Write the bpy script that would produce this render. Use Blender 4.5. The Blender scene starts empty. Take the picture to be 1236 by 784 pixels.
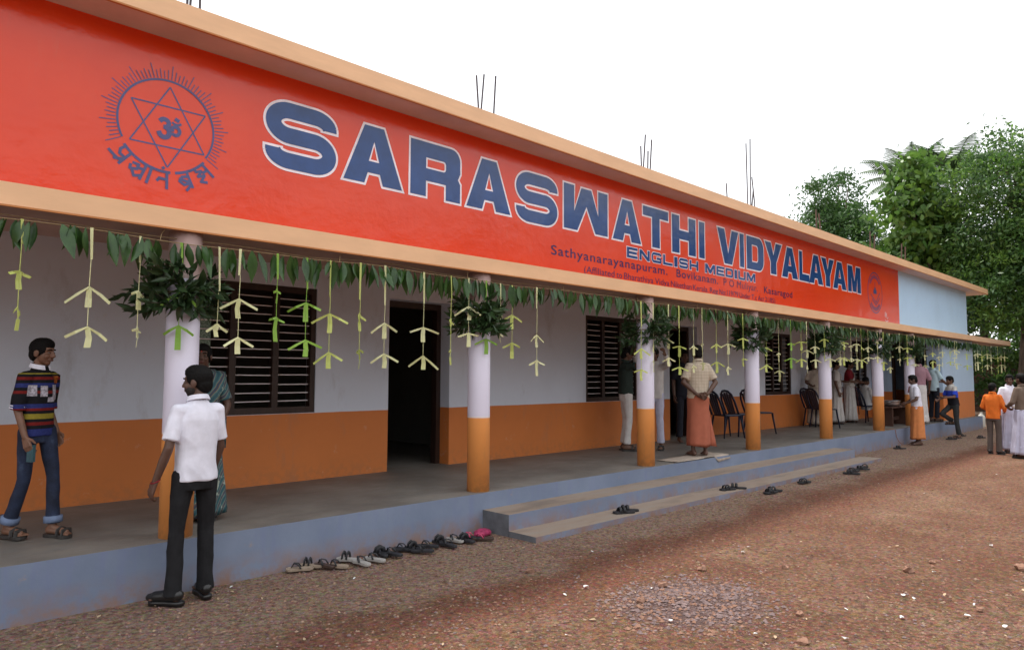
import bpy, bmesh, math, random
import numpy as np
from mathutils import Vector, Matrix, noise as mnoise

# ------------------------------------------------------------------ scene, camera, light
sc = bpy.context.scene
COL = sc.collection
R = math.radians
random.seed(7)
rng = np.random.default_rng(7)

cam_data = bpy.data.cameras.new('camera')
cam = bpy.data.objects.new('camera', cam_data)
COL.objects.link(cam)
cam_data.sensor_width = 36.0
cam_data.lens = 36.0 * 860.0 / 1236.0
cam_data.clip_start = 0.05
cam_data.clip_end = 2000.0
YAW, PITCH, ROLL = R(45.3138), R(3.9409), R(0.25)
fwd = Vector((math.cos(YAW) * math.cos(PITCH), math.sin(YAW) * math.cos(PITCH), math.sin(PITCH)))
q = fwd.to_track_quat('-Z', 'Y').to_matrix() @ Matrix.Rotation(ROLL, 3, 'Z')
cam.matrix_world = Matrix.Translation((0, 0, 1.57)) @ q.to_4x4()
sc.camera = cam

SUN_EL, SUN_AZ = R(66), R(68)        # azimuth measured from +X towards +Y (behind the building)
world = bpy.data.worlds.new('World')
sc.world = world
world.use_nodes = True
wn, wl = world.node_tree.nodes, world.node_tree.links
bg = wn['Background']
sky = wn.new('ShaderNodeTexSky')
sky.sky_type = 'NISHITA'
sky.sun_disc = False
sky.sun_elevation = SUN_EL
sky.sun_rotation = math.pi / 2 - SUN_AZ
sky.air_density = 1.5
sky.dust_density = 6.0
# a bright white cloud deck covers almost all of the sky
tc = wn.new('ShaderNodeTexCoord')
cn = wn.new('ShaderNodeTexNoise'); cn.inputs['Scale'].default_value = 2.2; cn.inputs['Detail'].default_value = 5
wl.new(tc.outputs['Generated'], cn.inputs['Vector'])
cr = wn.new('ShaderNodeMapRange')
cr.inputs['From Min'].default_value = 0.30; cr.inputs['From Max'].default_value = 0.55
cr.inputs['To Min'].default_value = 0.86; cr.inputs['To Max'].default_value = 1.0
wl.new(cn.outputs['Fac'], cr.inputs['Value'])
mx = wn.new('ShaderNodeMix'); mx.data_type = 'RGBA'
wl.new(cr.outputs['Result'], mx.inputs['Factor'])
wl.new(sky.outputs['Color'], mx.inputs['A'])
mx.inputs['B'].default_value = (10.2, 10.4, 10.7, 1)
wl.new(mx.outputs['Result'], bg.inputs['Color'])
bg.inputs['Strength'].default_value = 0.1

sun_d = bpy.data.lights.new('sun', 'SUN')
sun_d.energy = 2.8
sun_d.angle = R(6.0)
sun_d.color = (1.0, 0.95, 0.87)
sun = bpy.data.objects.new('sun', sun_d)
COL.objects.link(sun)
sdir = Vector((math.cos(SUN_AZ) * math.cos(SUN_EL), math.sin(SUN_AZ) * math.cos(SUN_EL), math.sin(SUN_EL)))
sun.rotation_euler = sdir.to_track_quat('Z', 'Y').to_euler()
sun.location = (10, 20, 30)

vs = sc.view_settings
vs.view_transform = 'Standard'
vs.look = 'None'
vs.exposure = 0.62
vs.gamma = 1.0
try:
    vs.use_curve_mapping = False
except Exception:
    pass
sc.cycles.max_bounces = 6
sc.cycles.use_denoising = True

# ------------------------------------------------------------------ helpers
def link(o, parent=None):
    COL.objects.link(o)
    if parent is not None:
        o.parent = parent
    return o

def tag(o, label=None, cat=None, group=None, kind=None):
    if label: o['label'] = label
    if cat: o['category'] = cat
    if group: o['group'] = group
    if kind: o['kind'] = kind
    return o

def empty(name, loc=(0, 0, 0), rz=0.0, parent=None):
    o = bpy.data.objects.new(name, None)
    o.location = loc
    o.rotation_euler = (0, 0, rz)
    o.empty_display_size = 0.1
    return link(o, parent)

def thing(name, label, cat, loc=(0, 0, 0), rz=0.0, group=None):
    return tag(empty(name, loc, rz), label, cat, group)

class MB:
    """collects faces and builds one mesh object"""
    def __init__(s):
        s.v, s.f, s.m = [], [], []
    def add(s, verts, faces, mi=0):
        n = len(s.v)
        s.v.extend([tuple(map(float, p)) for p in verts])
        s.f.extend([tuple(i + n for i in f) for f in faces])
        s.m.extend([mi] * len(faces))
        return s
    def box(s, x0, x1, y0, y1, z0, z1, mi=0, mtop=None, mfront=None, mside=None):
        v = [(x0, y0, z0), (x1, y0, z0), (x1, y1, z0), (x0, y1, z0), (x0, y0, z1), (x1, y0, z1), (x1, y1, z1), (x0, y1, z1)]
        for f, k in (((0, 3, 2, 1), None), ((4, 5, 6, 7), mtop), ((0, 1, 5, 4), mfront), ((2, 3, 7, 6), None), ((1, 2, 6, 5), mside), ((3, 0, 4, 7), mside)):
            s.add([v[i] for i in f], [(0, 1, 2, 3)], mi if k is None else k)
        return s
    def tube(s, pts, rad, seg=8, mi=0, flat=1.0, cap=True):
        pts = [Vector(p) for p in pts]
        n = len(pts)
        if not hasattr(rad, '__len__'): rad = [rad] * n
        rings = []
        prev = None
        for i, p in enumerate(pts):
            d = (pts[min(i + 1, n - 1)] - pts[max(i - 1, 0)])
            d = d.normalized() if d.length > 1e-9 else Vector((0, 0, 1))
            up = Vector((0, 0, 1)) if abs(d.z) < 0.95 else Vector((0, 1, 0))
            a = d.cross(up).normalized() if prev is None else (prev - d * prev.dot(d)).normalized()
            prev = a
            b = d.cross(a).normalized()
            rings.append([p + a * math.cos(t) * rad[i] + b * math.sin(t) * rad[i] * flat for t in [2 * math.pi * k / seg for k in range(seg)]])
        vv = [v for r in rings for v in r]
        ff = []
        for i in range(n - 1):
            for k in range(seg):
                a0, a1 = i * seg + k, i * seg + (k + 1) % seg
                ff.append((a0, a1, a1 + seg, a0 + seg))
        if cap:
            ff.append(tuple(range(seg - 1, -1, -1)))
            ff.append(tuple((n - 1) * seg + k for k in range(seg)))
        return s.add(vv, ff, mi)
    def loft(s, rings, mi=0, cap=True):
        n, seg = len(rings), len(rings[0])
        vv = [v for r in rings for v in r]
        ff = []
        for i in range(n - 1):
            for k in range(seg):
                a0, a1 = i * seg + k, i * seg + (k + 1) % seg
                ff.append((a0, a1, a1 + seg, a0 + seg))
        if cap:
            ff.append(tuple(range(seg - 1, -1, -1)))
            ff.append(tuple((n - 1) * seg + k for k in range(seg)))
        return s.add(vv, ff, mi)
    def ell(s, c, r, rot=None, seg=14, rows=9):
        c = Vector(c)
        rings = []
        for i in range(rows + 1):
            ph = math.pi * (i + 0.02) / (rows + 0.04)
            ring = []
            for k in range(seg):
                t = 2 * math.pi * k / seg
                p = Vector((r[0] * math.sin(ph) * math.cos(t), r[1] * math.sin(ph) * math.sin(t), -r[2] * math.cos(ph)))
                if rot is not None: p = rot @ p
                ring.append(c + p)
            rings.append(ring)
        return s.loft(rings)
    def cap_(s, p0, r0, p1, r1, seg=10):
        """tapered capsule"""
        p0, p1 = Vector(p0), Vector(p1)
        d = (p1 - p0)
        L = d.length
        d = d / L if L > 1e-9 else Vector((0, 0, 1))
        pts, rr = [], []
        for a in (-80, -50, -22):
            pts.append(p0 + d * r0 * math.sin(R(a))); rr.append(r0 * math.cos(R(a)))
        for t in (0, .33, .66, 1):
            pts.append(p0.lerp(p1, t)); rr.append(r0 + (r1 - r0) * t)
        for a in (22, 50, 80):
            pts.append(p1 + d * r1 * math.sin(R(a))); rr.append(r1 * math.cos(R(a)))
        return s.tube(pts, rr, seg)
    def strip(s, p0, p1, w0, w1, side, t=0.002, mi=0):
        """a thin solid strip from p0 to p1, widths along 'side'"""
        p0, p1, side = Vector(p0), Vector(p1), Vector(side).normalized()
        n = (p1 - p0).cross(side).normalized() * (t / 2)
        v = [p0 - side * w0 / 2 - n, p0 + side * w0 / 2 - n, p1 + side * w1 / 2 - n, p1 - side * w1 / 2 - n]
        v += [p + 2 * n for p in v]
        return s.add(v, [(0, 3, 2, 1), (4, 5, 6, 7), (0, 1, 5, 4), (1, 2, 6, 5), (2, 3, 7, 6), (3, 0, 4, 7)], mi)
    def mesh(s, name, mats, smooth=False):
        me = bpy.data.meshes.new(name)
        me.from_pydata(s.v, [], s.f)
        if not isinstance(mats, (list, tuple)): mats = [mats]
        for m in mats: me.materials.append(m)
        if len(mats) > 1: me.polygons.foreach_set('material_index', s.m)
        if smooth: me.polygons.foreach_set('use_smooth', [True] * len(s.f))
        me.update()
        return me
    def build(s, name, mats, parent=None, smooth=False, bevel=0.0, loc=None, rz=None):
        o = bpy.data.objects.new(name, s.mesh(name, mats, smooth))
        link(o, parent)
        if loc is not None: o.location = loc
        if rz is not None: o.rotation_euler = (0, 0, rz)
        if bevel:
            b = o.modifiers.new('bevel', 'BEVEL'); b.width = bevel; b.segments = 2; b.limit_method = 'ANGLE'
        return o

PENDING = []      # (object, wrinkle amplitude, wrinkle scale) whose modifiers get baked at the end
def soft(o, voxel, smooth=4, wrinkle=0.0, wscale=9.0, factor=0.5):
    m = o.modifiers.new('remesh', 'REMESH'); m.mode = 'VOXEL'; m.voxel_size = voxel; m.use_smooth_shade = True
    if smooth:
        k = o.modifiers.new('smooth', 'SMOOTH'); k.iterations = smooth; k.factor = factor
    PENDING.append((o, wrinkle, wscale))
    return o

def copy_tree(o, parent=None):
    c = o.copy(); COL.objects.link(c); c.parent = parent
    for ch in list(o.children): copy_tree(ch, c)
    return c

ORD = ['first', 'second', 'third', 'fourth', 'fifth', 'sixth', 'seventh', 'eighth', 'ninth', 'tenth', 'eleventh', 'twelfth', 'thirteenth',
       'fourteenth', 'fifteenth', 'sixteenth', 'seventeenth', 'eighteenth', 'nineteenth', 'twentieth']
def ordinal(i):           # i from 0
    if i < 20: return ORD[i]
    t, u = divmod(i + 1, 10)
    tens = {2: 'twenty', 3: 'thirty', 4: 'forty', 5: 'fifty', 6: 'sixty', 7: 'seventy'}[t]
    return (tens[:-1] + 'ieth') if u == 0 else tens + '-' + ORD[u - 1]

# ------------------------------------------------------------------ materials
def nodes(name):
    m = bpy.data.materials.new(name); m.use_nodes = True
    nt = m.node_tree
    return m, nt.nodes, nt.links, nt.nodes['Principled BSDF']

def coord(n, kind='pos'):
    if kind == 'pos':
        return n.new('ShaderNodeNewGeometry').outputs['Position']
    return n.new('ShaderNodeTexCoord').outputs['Object']

def noise(n, l, vec, scale, detail=4, rough=0.55, stretch=None):
    t = n.new('ShaderNodeTexNoise')
    t.inputs['Scale'].default_value = scale; t.inputs['Detail'].default_value = detail; t.inputs['Roughness'].default_value = rough
    if stretch:
        mp = n.new('ShaderNodeMapping'); mp.inputs['Scale'].default_value = stretch
        l.new(vec, mp.inputs['Vector']); vec = mp.outputs['Vector']
    l.new(vec, t.inputs['Vector'])
    return t.outputs['Fac']

def ramp(n, l, fac, stops, interp='LINEAR'):
    r = n.new('ShaderNodeValToRGB'); r.color_ramp.interpolation = interp
    e = r.color_ramp.elements
    while len(e) < len(stops): e.new(0.5)
    for k, (p, c) in enumerate(stops):
        e[k].position = p
        e[k].color = (c[0], c[1], c[2], 1) if hasattr(c, '__len__') else (c, c, c, 1)
    l.new(fac, r.inputs['Fac'])
    return r.outputs['Color']

def mixc(n, l, fac, a, b, mode='MIX'):
    x = n.new('ShaderNodeMix'); x.data_type = 'RGBA'; x.blend_type = mode
    for s, v in (('Factor', fac), ('A', a), ('B', b)):
        if hasattr(v, 'is_linked') or hasattr(v, 'links'): l.new(v, x.inputs[s])
        elif s == 'Factor': x.inputs[s].default_value = v
        else: x.inputs[s].default_value = (v[0], v[1], v[2], 1)
    return x.outputs['Result']

def bumpn(n, l, b, h, strength=0.3, dist=0.01):
    k = n.new('ShaderNodeBump'); k.inputs['Strength'].default_value = strength; k.inputs['Distance'].default_value = dist
    l.new(h, k.inputs['Height']); l.new(k.outputs['Normal'], b.inputs['Normal'])

def mul(c, k): return tuple(x * k for x in c)

def PM(name, col, rough=0.75, var=0.12, vscale=4.0, bump=0.0, bscale=60.0, kind='pos', metal=0.0, spec=0.5, coat=0.0, stretch=None, dist=0.004, col2=None):
    m, n, l, b = nodes(name)
    v = coord(n, kind)
    f = noise(n, l, v, vscale, 5, 0.6, stretch)
    c2 = col2 or mul(col, 1 + var)
    l.new(ramp(n, l, f, [(0.3, mul(col, 1 - var)), (0.7, c2)]), b.inputs['Base Color'])
    b.inputs['Roughness'].default_value = rough; b.inputs['Metallic'].default_value = metal
    b.inputs['Specular IOR Level'].default_value = spec
    if coat: b.inputs['Coat Weight'].default_value = coat
    if bump: bumpn(n, l, b, noise(n, l, v, bscale, 4), bump, dist)
    return m

def zsplit(n, l, v, z, soft_=0.004, wob=0.006):
    """0 below z, 1 above, with a slightly hand painted edge"""
    sx = n.new('ShaderNodeSeparateXYZ'); l.new(v, sx.inputs[0])
    nz = noise(n, l, v, 6.0, 2)
    a = n.new('ShaderNodeMath'); a.operation = 'MULTIPLY_ADD'; l.new(nz, a.inputs[0]); a.inputs[1].default_value = wob; l.new(sx.outputs['Z'], a.inputs[2])
    mr = n.new('ShaderNodeMapRange'); l.new(a.outputs[0], mr.inputs['Value'])
    mr.inputs['From Min'].default_value = z + wob / 2 - soft_; mr.inputs['From Max'].default_value = z + wob / 2 + soft_
    return mr.outputs['Result'], sx

ORANGE = (0.64, 0.19, 0.042)
def two_tone(name, upper, lower, z, rough=0.6, line=None, cap=None):
    m, n, l, b = nodes(name)
    v = coord(n)
    s, sx = zsplit(n, l, v, z)
    f1 = noise(n, l, v, 1.3, 6, 0.6)
    f2 = noise(n, l, v, 14.0, 4)
    up = mixc(n, l, ramp(n, l, f1, [(0.35, 0.0), (0.75, 0.5)]), upper, mul(upper, 0.86))
    lo = mixc(n, l, ramp(n, l, f1, [(0.35, 0.0), (0.75, 0.6)]), lower, mul(lower, 0.8))
    c = mixc(n, l, s, lo, up)
    st = noise(n, l, v, 2.6, 7, 0.72, (1, 1, 0.35)); sm = noise(n, l, v, 5.0, 6, 0.75)
    c = mixc(n, l, ramp(n, l, st, [(0.56, 0.0), (0.76, 0.38)]), c, (0.22, 0.17, 0.14))
    c = mixc(n, l, ramp(n, l, sm, [(0.62, 0.0), (0.70, 0.28)]), c, (0.62, 0.52, 0.44))
    if line:
        s2, _ = zsplit(n, l, v, z + line[1])
        sub = n.new('ShaderNodeMath'); sub.operation = 'SUBTRACT'; l.new(s, sub.inputs[0]); l.new(s2, sub.inputs[1])
        c = mixc(n, l, sub.outputs[0], c, line[0])
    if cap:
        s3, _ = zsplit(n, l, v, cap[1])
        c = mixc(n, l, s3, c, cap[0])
    # splash dirt near the floor
    dz = n.new('ShaderNodeMapRange'); l.new(sx.outputs['Z'], dz.inputs['Value'])
    dz.inputs['From Min'].default_value = 0.36; dz.inputs['From Max'].default_value = 0.62; dz.inputs['To Min'].default_value = 0.3; dz.inputs['To Max'].default_value = 0.0
    dm = n.new('ShaderNodeMath'); dm.operation = 'MULTIPLY'; l.new(dz.outputs['Result'], dm.inputs[0]); l.new(ramp(n, l, f2, [(0.45, 0.0), (0.62, 1.0)]), dm.inputs[1])
    c = mixc(n, l, dm.outputs[0], c, (0.25, 0.13, 0.07))
    l.new(c, b.inputs['Base Color'])
    b.inputs['Roughness'].default_value = rough
    bumpn(n, l, b, noise(n, l, v, 30.0, 5), 0.15, 0.004)
    return m

MAT = {}
MAT['wall'] = two_tone('veranda_wall_paint', (0.66, 0.71, 0.82), ORANGE, 1.121)
MAT['wall_blue'] = two_tone('blue_wall_paint', (0.48, 0.64, 0.84), ORANGE, 1.121)
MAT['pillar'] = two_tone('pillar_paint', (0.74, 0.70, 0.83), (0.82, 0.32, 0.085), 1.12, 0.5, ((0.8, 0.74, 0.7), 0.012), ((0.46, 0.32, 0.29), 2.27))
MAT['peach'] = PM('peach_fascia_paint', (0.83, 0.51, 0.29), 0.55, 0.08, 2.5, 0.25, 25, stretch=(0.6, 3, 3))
MAT['peach_deep'] = PM('deep_orange_drip_paint', (0.50, 0.19, 0.05), 0.6, 0.1, 5)
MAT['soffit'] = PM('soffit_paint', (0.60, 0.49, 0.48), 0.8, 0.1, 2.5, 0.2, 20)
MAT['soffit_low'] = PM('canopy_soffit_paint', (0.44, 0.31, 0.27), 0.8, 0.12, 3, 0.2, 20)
MAT['ceiling'] = PM('veranda_ceiling_paint', (0.45, 0.43, 0.45), 0.85, 0.08, 2)
MAT['cement'] = None

def sign_red():
    m, n, l, b = nodes('red_enamel_sign_paint')
    v = coord(n)
    f = noise(n, l, v, 1.1, 6, 0.65)
    c = ramp(n, l, f, [(0.3, (0.72, 0.040, 0.004)), (0.7, (0.79, 0.056, 0.006))])
    sp = noise(n, l, v, 55.0, 3)
    c = mixc(n, l, ramp(n, l, sp, [(0.68, 0.0), (0.74, 0.35)]), c, (0.55, 0.04, 0.015))
    dst = noise(n, l, v, 3.2, 7, 0.75, (1.5, 1, 0.3))
    c = mixc(n, l, ramp(n, l, dst, [(0.58, 0.0), (0.78, 0.16)]), c, (0.45, 0.20, 0.12))
    l.new(c, b.inputs['Base Color'])
    l.new(ramp(n, l, noise(n, l, v, 9.0, 6, 0.7, (0.35, 1, 2.2)), [(0.3, 0.09), (0.7, 0.26)]), b.inputs['Roughness'])
    b.inputs['IOR'].default_value = 1.50
    h1 = noise(n, l, v, 3.0, 4, 0.6)
    h2 = noise(n, l, v, 38.0, 3, 0.6)
    a = n.new('ShaderNodeMath'); a.operation = 'MULTIPLY_ADD'; l.new(h2, a.inputs[0]); a.inputs[1].default_value = 0.07; l.new(h1, a.inputs[2])
    bumpn(n, l, b, a.outputs[0], 0.35, 0.02)
    return m
MAT['red'] = sign_red()
MAT['blue_sign'] = PM('pale_blue_wall_paint', (0.52, 0.74, 0.98), 0.6, 0.05, 1.2, 0.2, 25)
def enamel(name, col):
    m, n, l, b = nodes(name)
    v = coord(n)
    f = noise(n, l, v, 6, 5)
    l.new(ramp(n, l, f, [(0.3, mul(col, 0.85)), (0.7, mul(col, 1.15))]), b.inputs['Base Color'])
    b.inputs['Roughness'].default_value = 0.13; b.inputs['IOR'].default_value = 1.50
    bumpn(n, l, b, noise(n, l, v, 3.0, 4, 0.6), 0.35, 0.02)
    return m
MAT['navy'] = enamel('navy_lettering_paint', (0.010, 0.055, 0.22))
MAT['outline'] = enamel('white_lettering_outline_paint', (0.90, 0.84, 0.90))
MAT['emblem'] = enamel('emblem_blue_paint', (0.055, 0.060, 0.20))
MAT['small_txt'] = enamel('maroon_blue_lettering_paint', (0.045, 0.014, 0.085))

def cement():
    m, n, l, b = nodes('cement_floor')
    v = coord(n)
    f1 = noise(n, l, v, 1.2, 7, 0.65); f2 = noise(n, l, v, 7.0, 6, 0.7, (0.5, 2, 1)); f3 = noise(n, l, v, 120, 2)
    c = ramp(n, l, f1, [(0.3, (0.105, 0.096, 0.088)), (0.5, (0.165, 0.152, 0.137)), (0.72, (0.24, 0.225, 0.205))])
    c = mixc(n, l, ramp(n, l, f2, [(0.45, 0.0), (0.7, 0.55)]), c, (0.27, 0.225, 0.18))
    c = mixc(n, l, ramp(n, l, f3, [(0.62, 0.0), (0.75, 0.5)]), c, (0.09, 0.07, 0.06))
    l.new(c, b.inputs['Base Color'])
    l.new(ramp(n, l, f2, [(0.3, 0.45), (0.7, 0.75)]), b.inputs['Roughness'])
    bumpn(n, l, b, f3, 0.12, 0.003)
    return m
MAT['cement'] = cement()

def step_top():
    m, n, l, b = nodes('step_tread_cement')
    v = coord(n)
    f1 = noise(n, l, v, 3.0, 7, 0.65, (0.4, 1.5, 1)); f3 = noise(n, l, v, 90, 3)
    c = ramp(n, l, f1, [(0.3, (0.19, 0.15, 0.122)), (0.5, (0.29, 0.22, 0.17)), (0.72, (0.28, 0.25, 0.215))])
    c = mixc(n, l, ramp(n, l, f3, [(0.58, 0.0), (0.75, 0.6)]), c, (0.26, 0.12, 0.07))
    l.new(c, b.inputs['Base Color']); b.inputs['Roughness'].default_value = 0.85
    bumpn(n, l, b, f3, 0.2, 0.003)
    return m
MAT['tread'] = step_top()

def plinth_blue():
    m, n, l, b = nodes('blue_plinth_paint')
    v = coord(n)
    f1 = noise(n, l, v, 1.4, 6, 0.6); f2 = noise(n, l, v, 5.0, 7, 0.7); f3 = noise(n, l, v, 9.0, 5, 0.6, (1.6, 1, 0.25))
    c = ramp(n, l, f1, [(0.3, (0.155, 0.195, 0.285)), (0.7, (0.215, 0.26, 0.36))])
    c = mixc(n, l, ramp(n, l, f3, [(0.5, 0.0), (0.8, 0.45)]), c, (0.16, 0.18, 0.36))
    c = mixc(n, l, ramp(n, l, f2, [(0.64, 0.0), (0.70, 0.55)]), c, (0.33, 0.25, 0.21))
    sx = n.new('ShaderNodeSeparateXYZ'); l.new(v, sx.inputs[0])
    dz = n.new('ShaderNodeMapRange'); l.new(sx.outputs['Z'], dz.inputs['Value'])
    dz.inputs['From Min'].default_value = 0.0; dz.inputs['From Max'].default_value = 0.21; dz.inputs['To Min'].default_value = 0.9; dz.inputs['To Max'].default_value = 0.0
    dm = n.new('ShaderNodeMath'); dm.operation = 'MULTIPLY'; l.new(dz.outputs['Result'], dm.inputs[0]); l.new(ramp(n, l, f2, [(0.36, 0.0), (0.6, 1.0)]), dm.inputs[1])
    c = mixc(n, l, dm.outputs[0], c, (0.27, 0.15, 0.10))
    l.new(c, b.inputs['Base Color']); b.inputs['Roughness'].default_value = 0.7
    bumpn(n, l, b, noise(n, l, v, 35, 5), 0.25, 0.004)
    return m
MAT['plinth'] = plinth_blue()
MAT['step_side'] = PM('bare_cement_step_side', (0.13, 0.135, 0.15), 0.9, 0.3, 6, 0.3, 40)
MAT['wood'] = PM('dark_brown_window_wood', (0.030, 0.014, 0.010), 0.45, 0.3, 8, 0.1, 40, stretch=(4, 4, 0.6))
MAT['bar'] = PM('painted_steel_bar', (0.85, 0.80, 0.82), 0.35, 0.05, 10)
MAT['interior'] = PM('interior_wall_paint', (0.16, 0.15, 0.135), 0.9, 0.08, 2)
MAT['rebar'] = PM('dark_steel_rebar', (0.045, 0.038, 0.05), 0.6, 0.3, 20)
MAT['rebar_rust'] = PM('rusty_rebar', (0.07, 0.045, 0.04), 0.8, 0.4, 20)
def glass():
    m, n, l, b = nodes('frosted_green_glass')
    v = coord(n)
    l.new(ramp(n, l, noise(n, l, v, 55, 5, 0.8), [(0.35, (0.03, 0.10, 0.05)), (0.6, (0.30, 0.42, 0.36))]), b.inputs['Base Color'])
    b.inputs['Roughness'].default_value = 0.18
    bumpn(n, l, b, noise(n, l, v, 60, 3), 0.4, 0.004)
    return m
MAT['glass'] = glass()

def soil():
    m, n, l, b = nodes('laterite_gravel_soil')
    v = coord(n)
    f0 = noise(n, l, v, 0.45, 5, 0.6); f1 = noise(n, l, v, 1.6, 8, 0.68); f2 = noise(n, l, v, 26.0, 6, 0.8); f3 = noise(n, l, v, 75.0, 3, 0.6)
    c = ramp(n, l, f1, [(0.28, (0.155, 0.066, 0.040)), (0.45, (0.265, 0.135, 0.086)), (0.6, (0.345, 0.20, 0.132)), (0.78, (0.44, 0.295, 0.205))])
    c = mixc(n, l, ramp(n, l, f0, [(0.40, 0.0), (0.60, 0.8)]), c, (0.20, 0.072, 0.04))
    c = mixc(n, l, ramp(n, l, f2, [(0.42, 0.9), (0.53, 0.0)]), c, (0.085, 0.038, 0.025))
    c = mixc(n, l, ramp(n, l, f2, [(0.56, 0.0), (0.66, 0.75)]), c, (0.44, 0.30, 0.20))
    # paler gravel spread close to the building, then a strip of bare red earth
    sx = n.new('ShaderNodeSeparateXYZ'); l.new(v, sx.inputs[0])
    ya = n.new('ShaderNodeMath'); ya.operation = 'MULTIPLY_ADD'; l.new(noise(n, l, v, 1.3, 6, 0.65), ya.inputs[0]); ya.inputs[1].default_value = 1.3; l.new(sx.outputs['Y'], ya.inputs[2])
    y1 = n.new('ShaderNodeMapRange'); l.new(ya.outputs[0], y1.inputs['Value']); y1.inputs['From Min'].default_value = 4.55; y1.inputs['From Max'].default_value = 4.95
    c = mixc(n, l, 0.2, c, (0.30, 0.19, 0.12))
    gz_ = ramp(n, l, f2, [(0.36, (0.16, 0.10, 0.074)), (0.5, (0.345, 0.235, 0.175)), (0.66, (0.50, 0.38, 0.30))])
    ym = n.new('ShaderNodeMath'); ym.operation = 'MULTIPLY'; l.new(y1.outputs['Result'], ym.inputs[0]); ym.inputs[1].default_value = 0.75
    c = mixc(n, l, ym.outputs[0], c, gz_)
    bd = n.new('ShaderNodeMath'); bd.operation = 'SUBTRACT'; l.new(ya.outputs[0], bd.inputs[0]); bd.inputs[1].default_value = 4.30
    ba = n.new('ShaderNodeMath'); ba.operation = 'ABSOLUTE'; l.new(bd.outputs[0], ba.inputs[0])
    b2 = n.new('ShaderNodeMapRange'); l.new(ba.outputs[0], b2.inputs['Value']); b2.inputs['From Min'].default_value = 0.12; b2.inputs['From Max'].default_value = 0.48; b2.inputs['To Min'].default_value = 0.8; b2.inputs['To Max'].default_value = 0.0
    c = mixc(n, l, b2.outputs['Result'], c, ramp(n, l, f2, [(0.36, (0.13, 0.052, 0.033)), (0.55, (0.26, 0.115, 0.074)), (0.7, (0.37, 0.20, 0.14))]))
    vo = n.new('ShaderNodeTexVoronoi'); vo.inputs['Scale'].default_value = 48.0; l.new(v, vo.inputs['Vector'])
    c = mixc(n, l, 0.30, c, vo.outputs['Color'], 'SOFT_LIGHT')
    # greyish spill of gravel: an irregular patch of its own colour
    mp = n.new('ShaderNodeMapping'); l.new(v, mp.inputs['Vector']); mp.inputs['Location'].default_value = (-4.45, -2.72, 0)
    vm = n.new('ShaderNodeVectorMath'); vm.operation = 'MULTIPLY'; l.new(mp.outputs['Vector'], vm.inputs[0]); vm.inputs[1].default_value = (1.0, 1.25, 0)
    ln = n.new('ShaderNodeVectorMath'); ln.operation = 'LENGTH'; l.new(vm.outputs['Vector'], ln.inputs[0])
    ad = n.new('ShaderNodeMath'); ad.operation = 'MULTIPLY_ADD'; l.new(noise(n, l, v, 3.5, 5, 0.7), ad.inputs[0]); ad.inputs[1].default_value = -0.55; l.new(ln.outputs['Value'], ad.inputs[2])
    mr = n.new('ShaderNodeMapRange'); l.new(ad.outputs[0], mr.inputs['Value'])
    mr.inputs['From Min'].default_value = 0.18; mr.inputs['From Max'].default_value = 0.36; mr.inputs['To Min'].default_value = 0.85; mr.inputs['To Max'].default_value = 0.0
    g = ramp(n, l, f2, [(0.38, (0.075, 0.048, 0.048)), (0.52, (0.16, 0.105, 0.10)), (0.66, (0.28, 0.20, 0.195))])
    c = mixc(n, l, mr.outputs['Result'], c, g)
    l.new(c, b.inputs['Base Color'])
    b.inputs['Roughness'].default_value = 0.95; b.inputs['Specular IOR Level'].default_value = 0.2
    a = n.new('ShaderNodeMath'); a.operation = 'MULTIPLY_ADD'; l.new(vo.outputs['Distance'], a.inputs[0]); a.inputs[1].default_value = -0.5; l.new(f2, a.inputs[2])
    bumpn(n, l, b, a.outputs[0], 1.0, 0.045)
    return m
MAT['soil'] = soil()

def leafm(name, c0, c1, rough=0.4, trans=0.25, kind='pos', scale=3.0):
    m, n, l, b = nodes(name)
    v = coord(n, kind)
    oi = n.new('ShaderNodeObjectInfo')
    f = noise(n, l, v, scale, 5, 0.7)
    col = ramp(n, l, f, [(0.3, c0), (0.7, c1)])
    col = mixc(n, l, 0.25, col, ramp(n, l, oi.outputs['Random'], [(0, mul(c0, 0.7)), (1, mul(c1, 1.2))]))
    l.new(col, b.inputs['Base Color'])
    b.inputs['Roughness'].default_value = rough
    tr = n.new('ShaderNodeBsdfTranslucent'); l.new(col, tr.inputs['Color'])
    ms = n.new('ShaderNodeMixShader'); ms.inputs[0].default_value = trans
    out = n['Material Output']
    l.new(b.outputs[0], ms.inputs[1]); l.new(tr.outputs[0], ms.inputs[2]); l.new(ms.outputs[0], out.inputs['Surface'])
    return m
MAT['mango'] = leafm('mango_leaf', (0.014, 0.048, 0.012), (0.06, 0.14, 0.03), 0.32, 0.2, scale=12)
MAT['bunch'] = leafm('dark_bunch_leaf', (0.010, 0.028, 0.010), (0.05, 0.10, 0.032), 0.42, 0.12, scale=14)
MAT['palm_pale'] = leafm('pale_palm_strip', (0.82, 0.83, 0.42), (0.93, 0.93, 0.64), 0.5, 0.35)
MAT['palm_yellow'] = leafm('yellow_green_palm_strip', (0.60, 0.70, 0.16), (0.80, 0.85, 0.32), 0.5, 0.35)
MAT['palm_green'] = leafm('green_palm_strip', (0.26, 0.52, 0.06), (0.46, 0.72, 0.14), 0.5, 0.35)
MAT['string'] = PM('coir_string', (0.28, 0.20, 0.10), 0.9, 0.2, 30)

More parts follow.
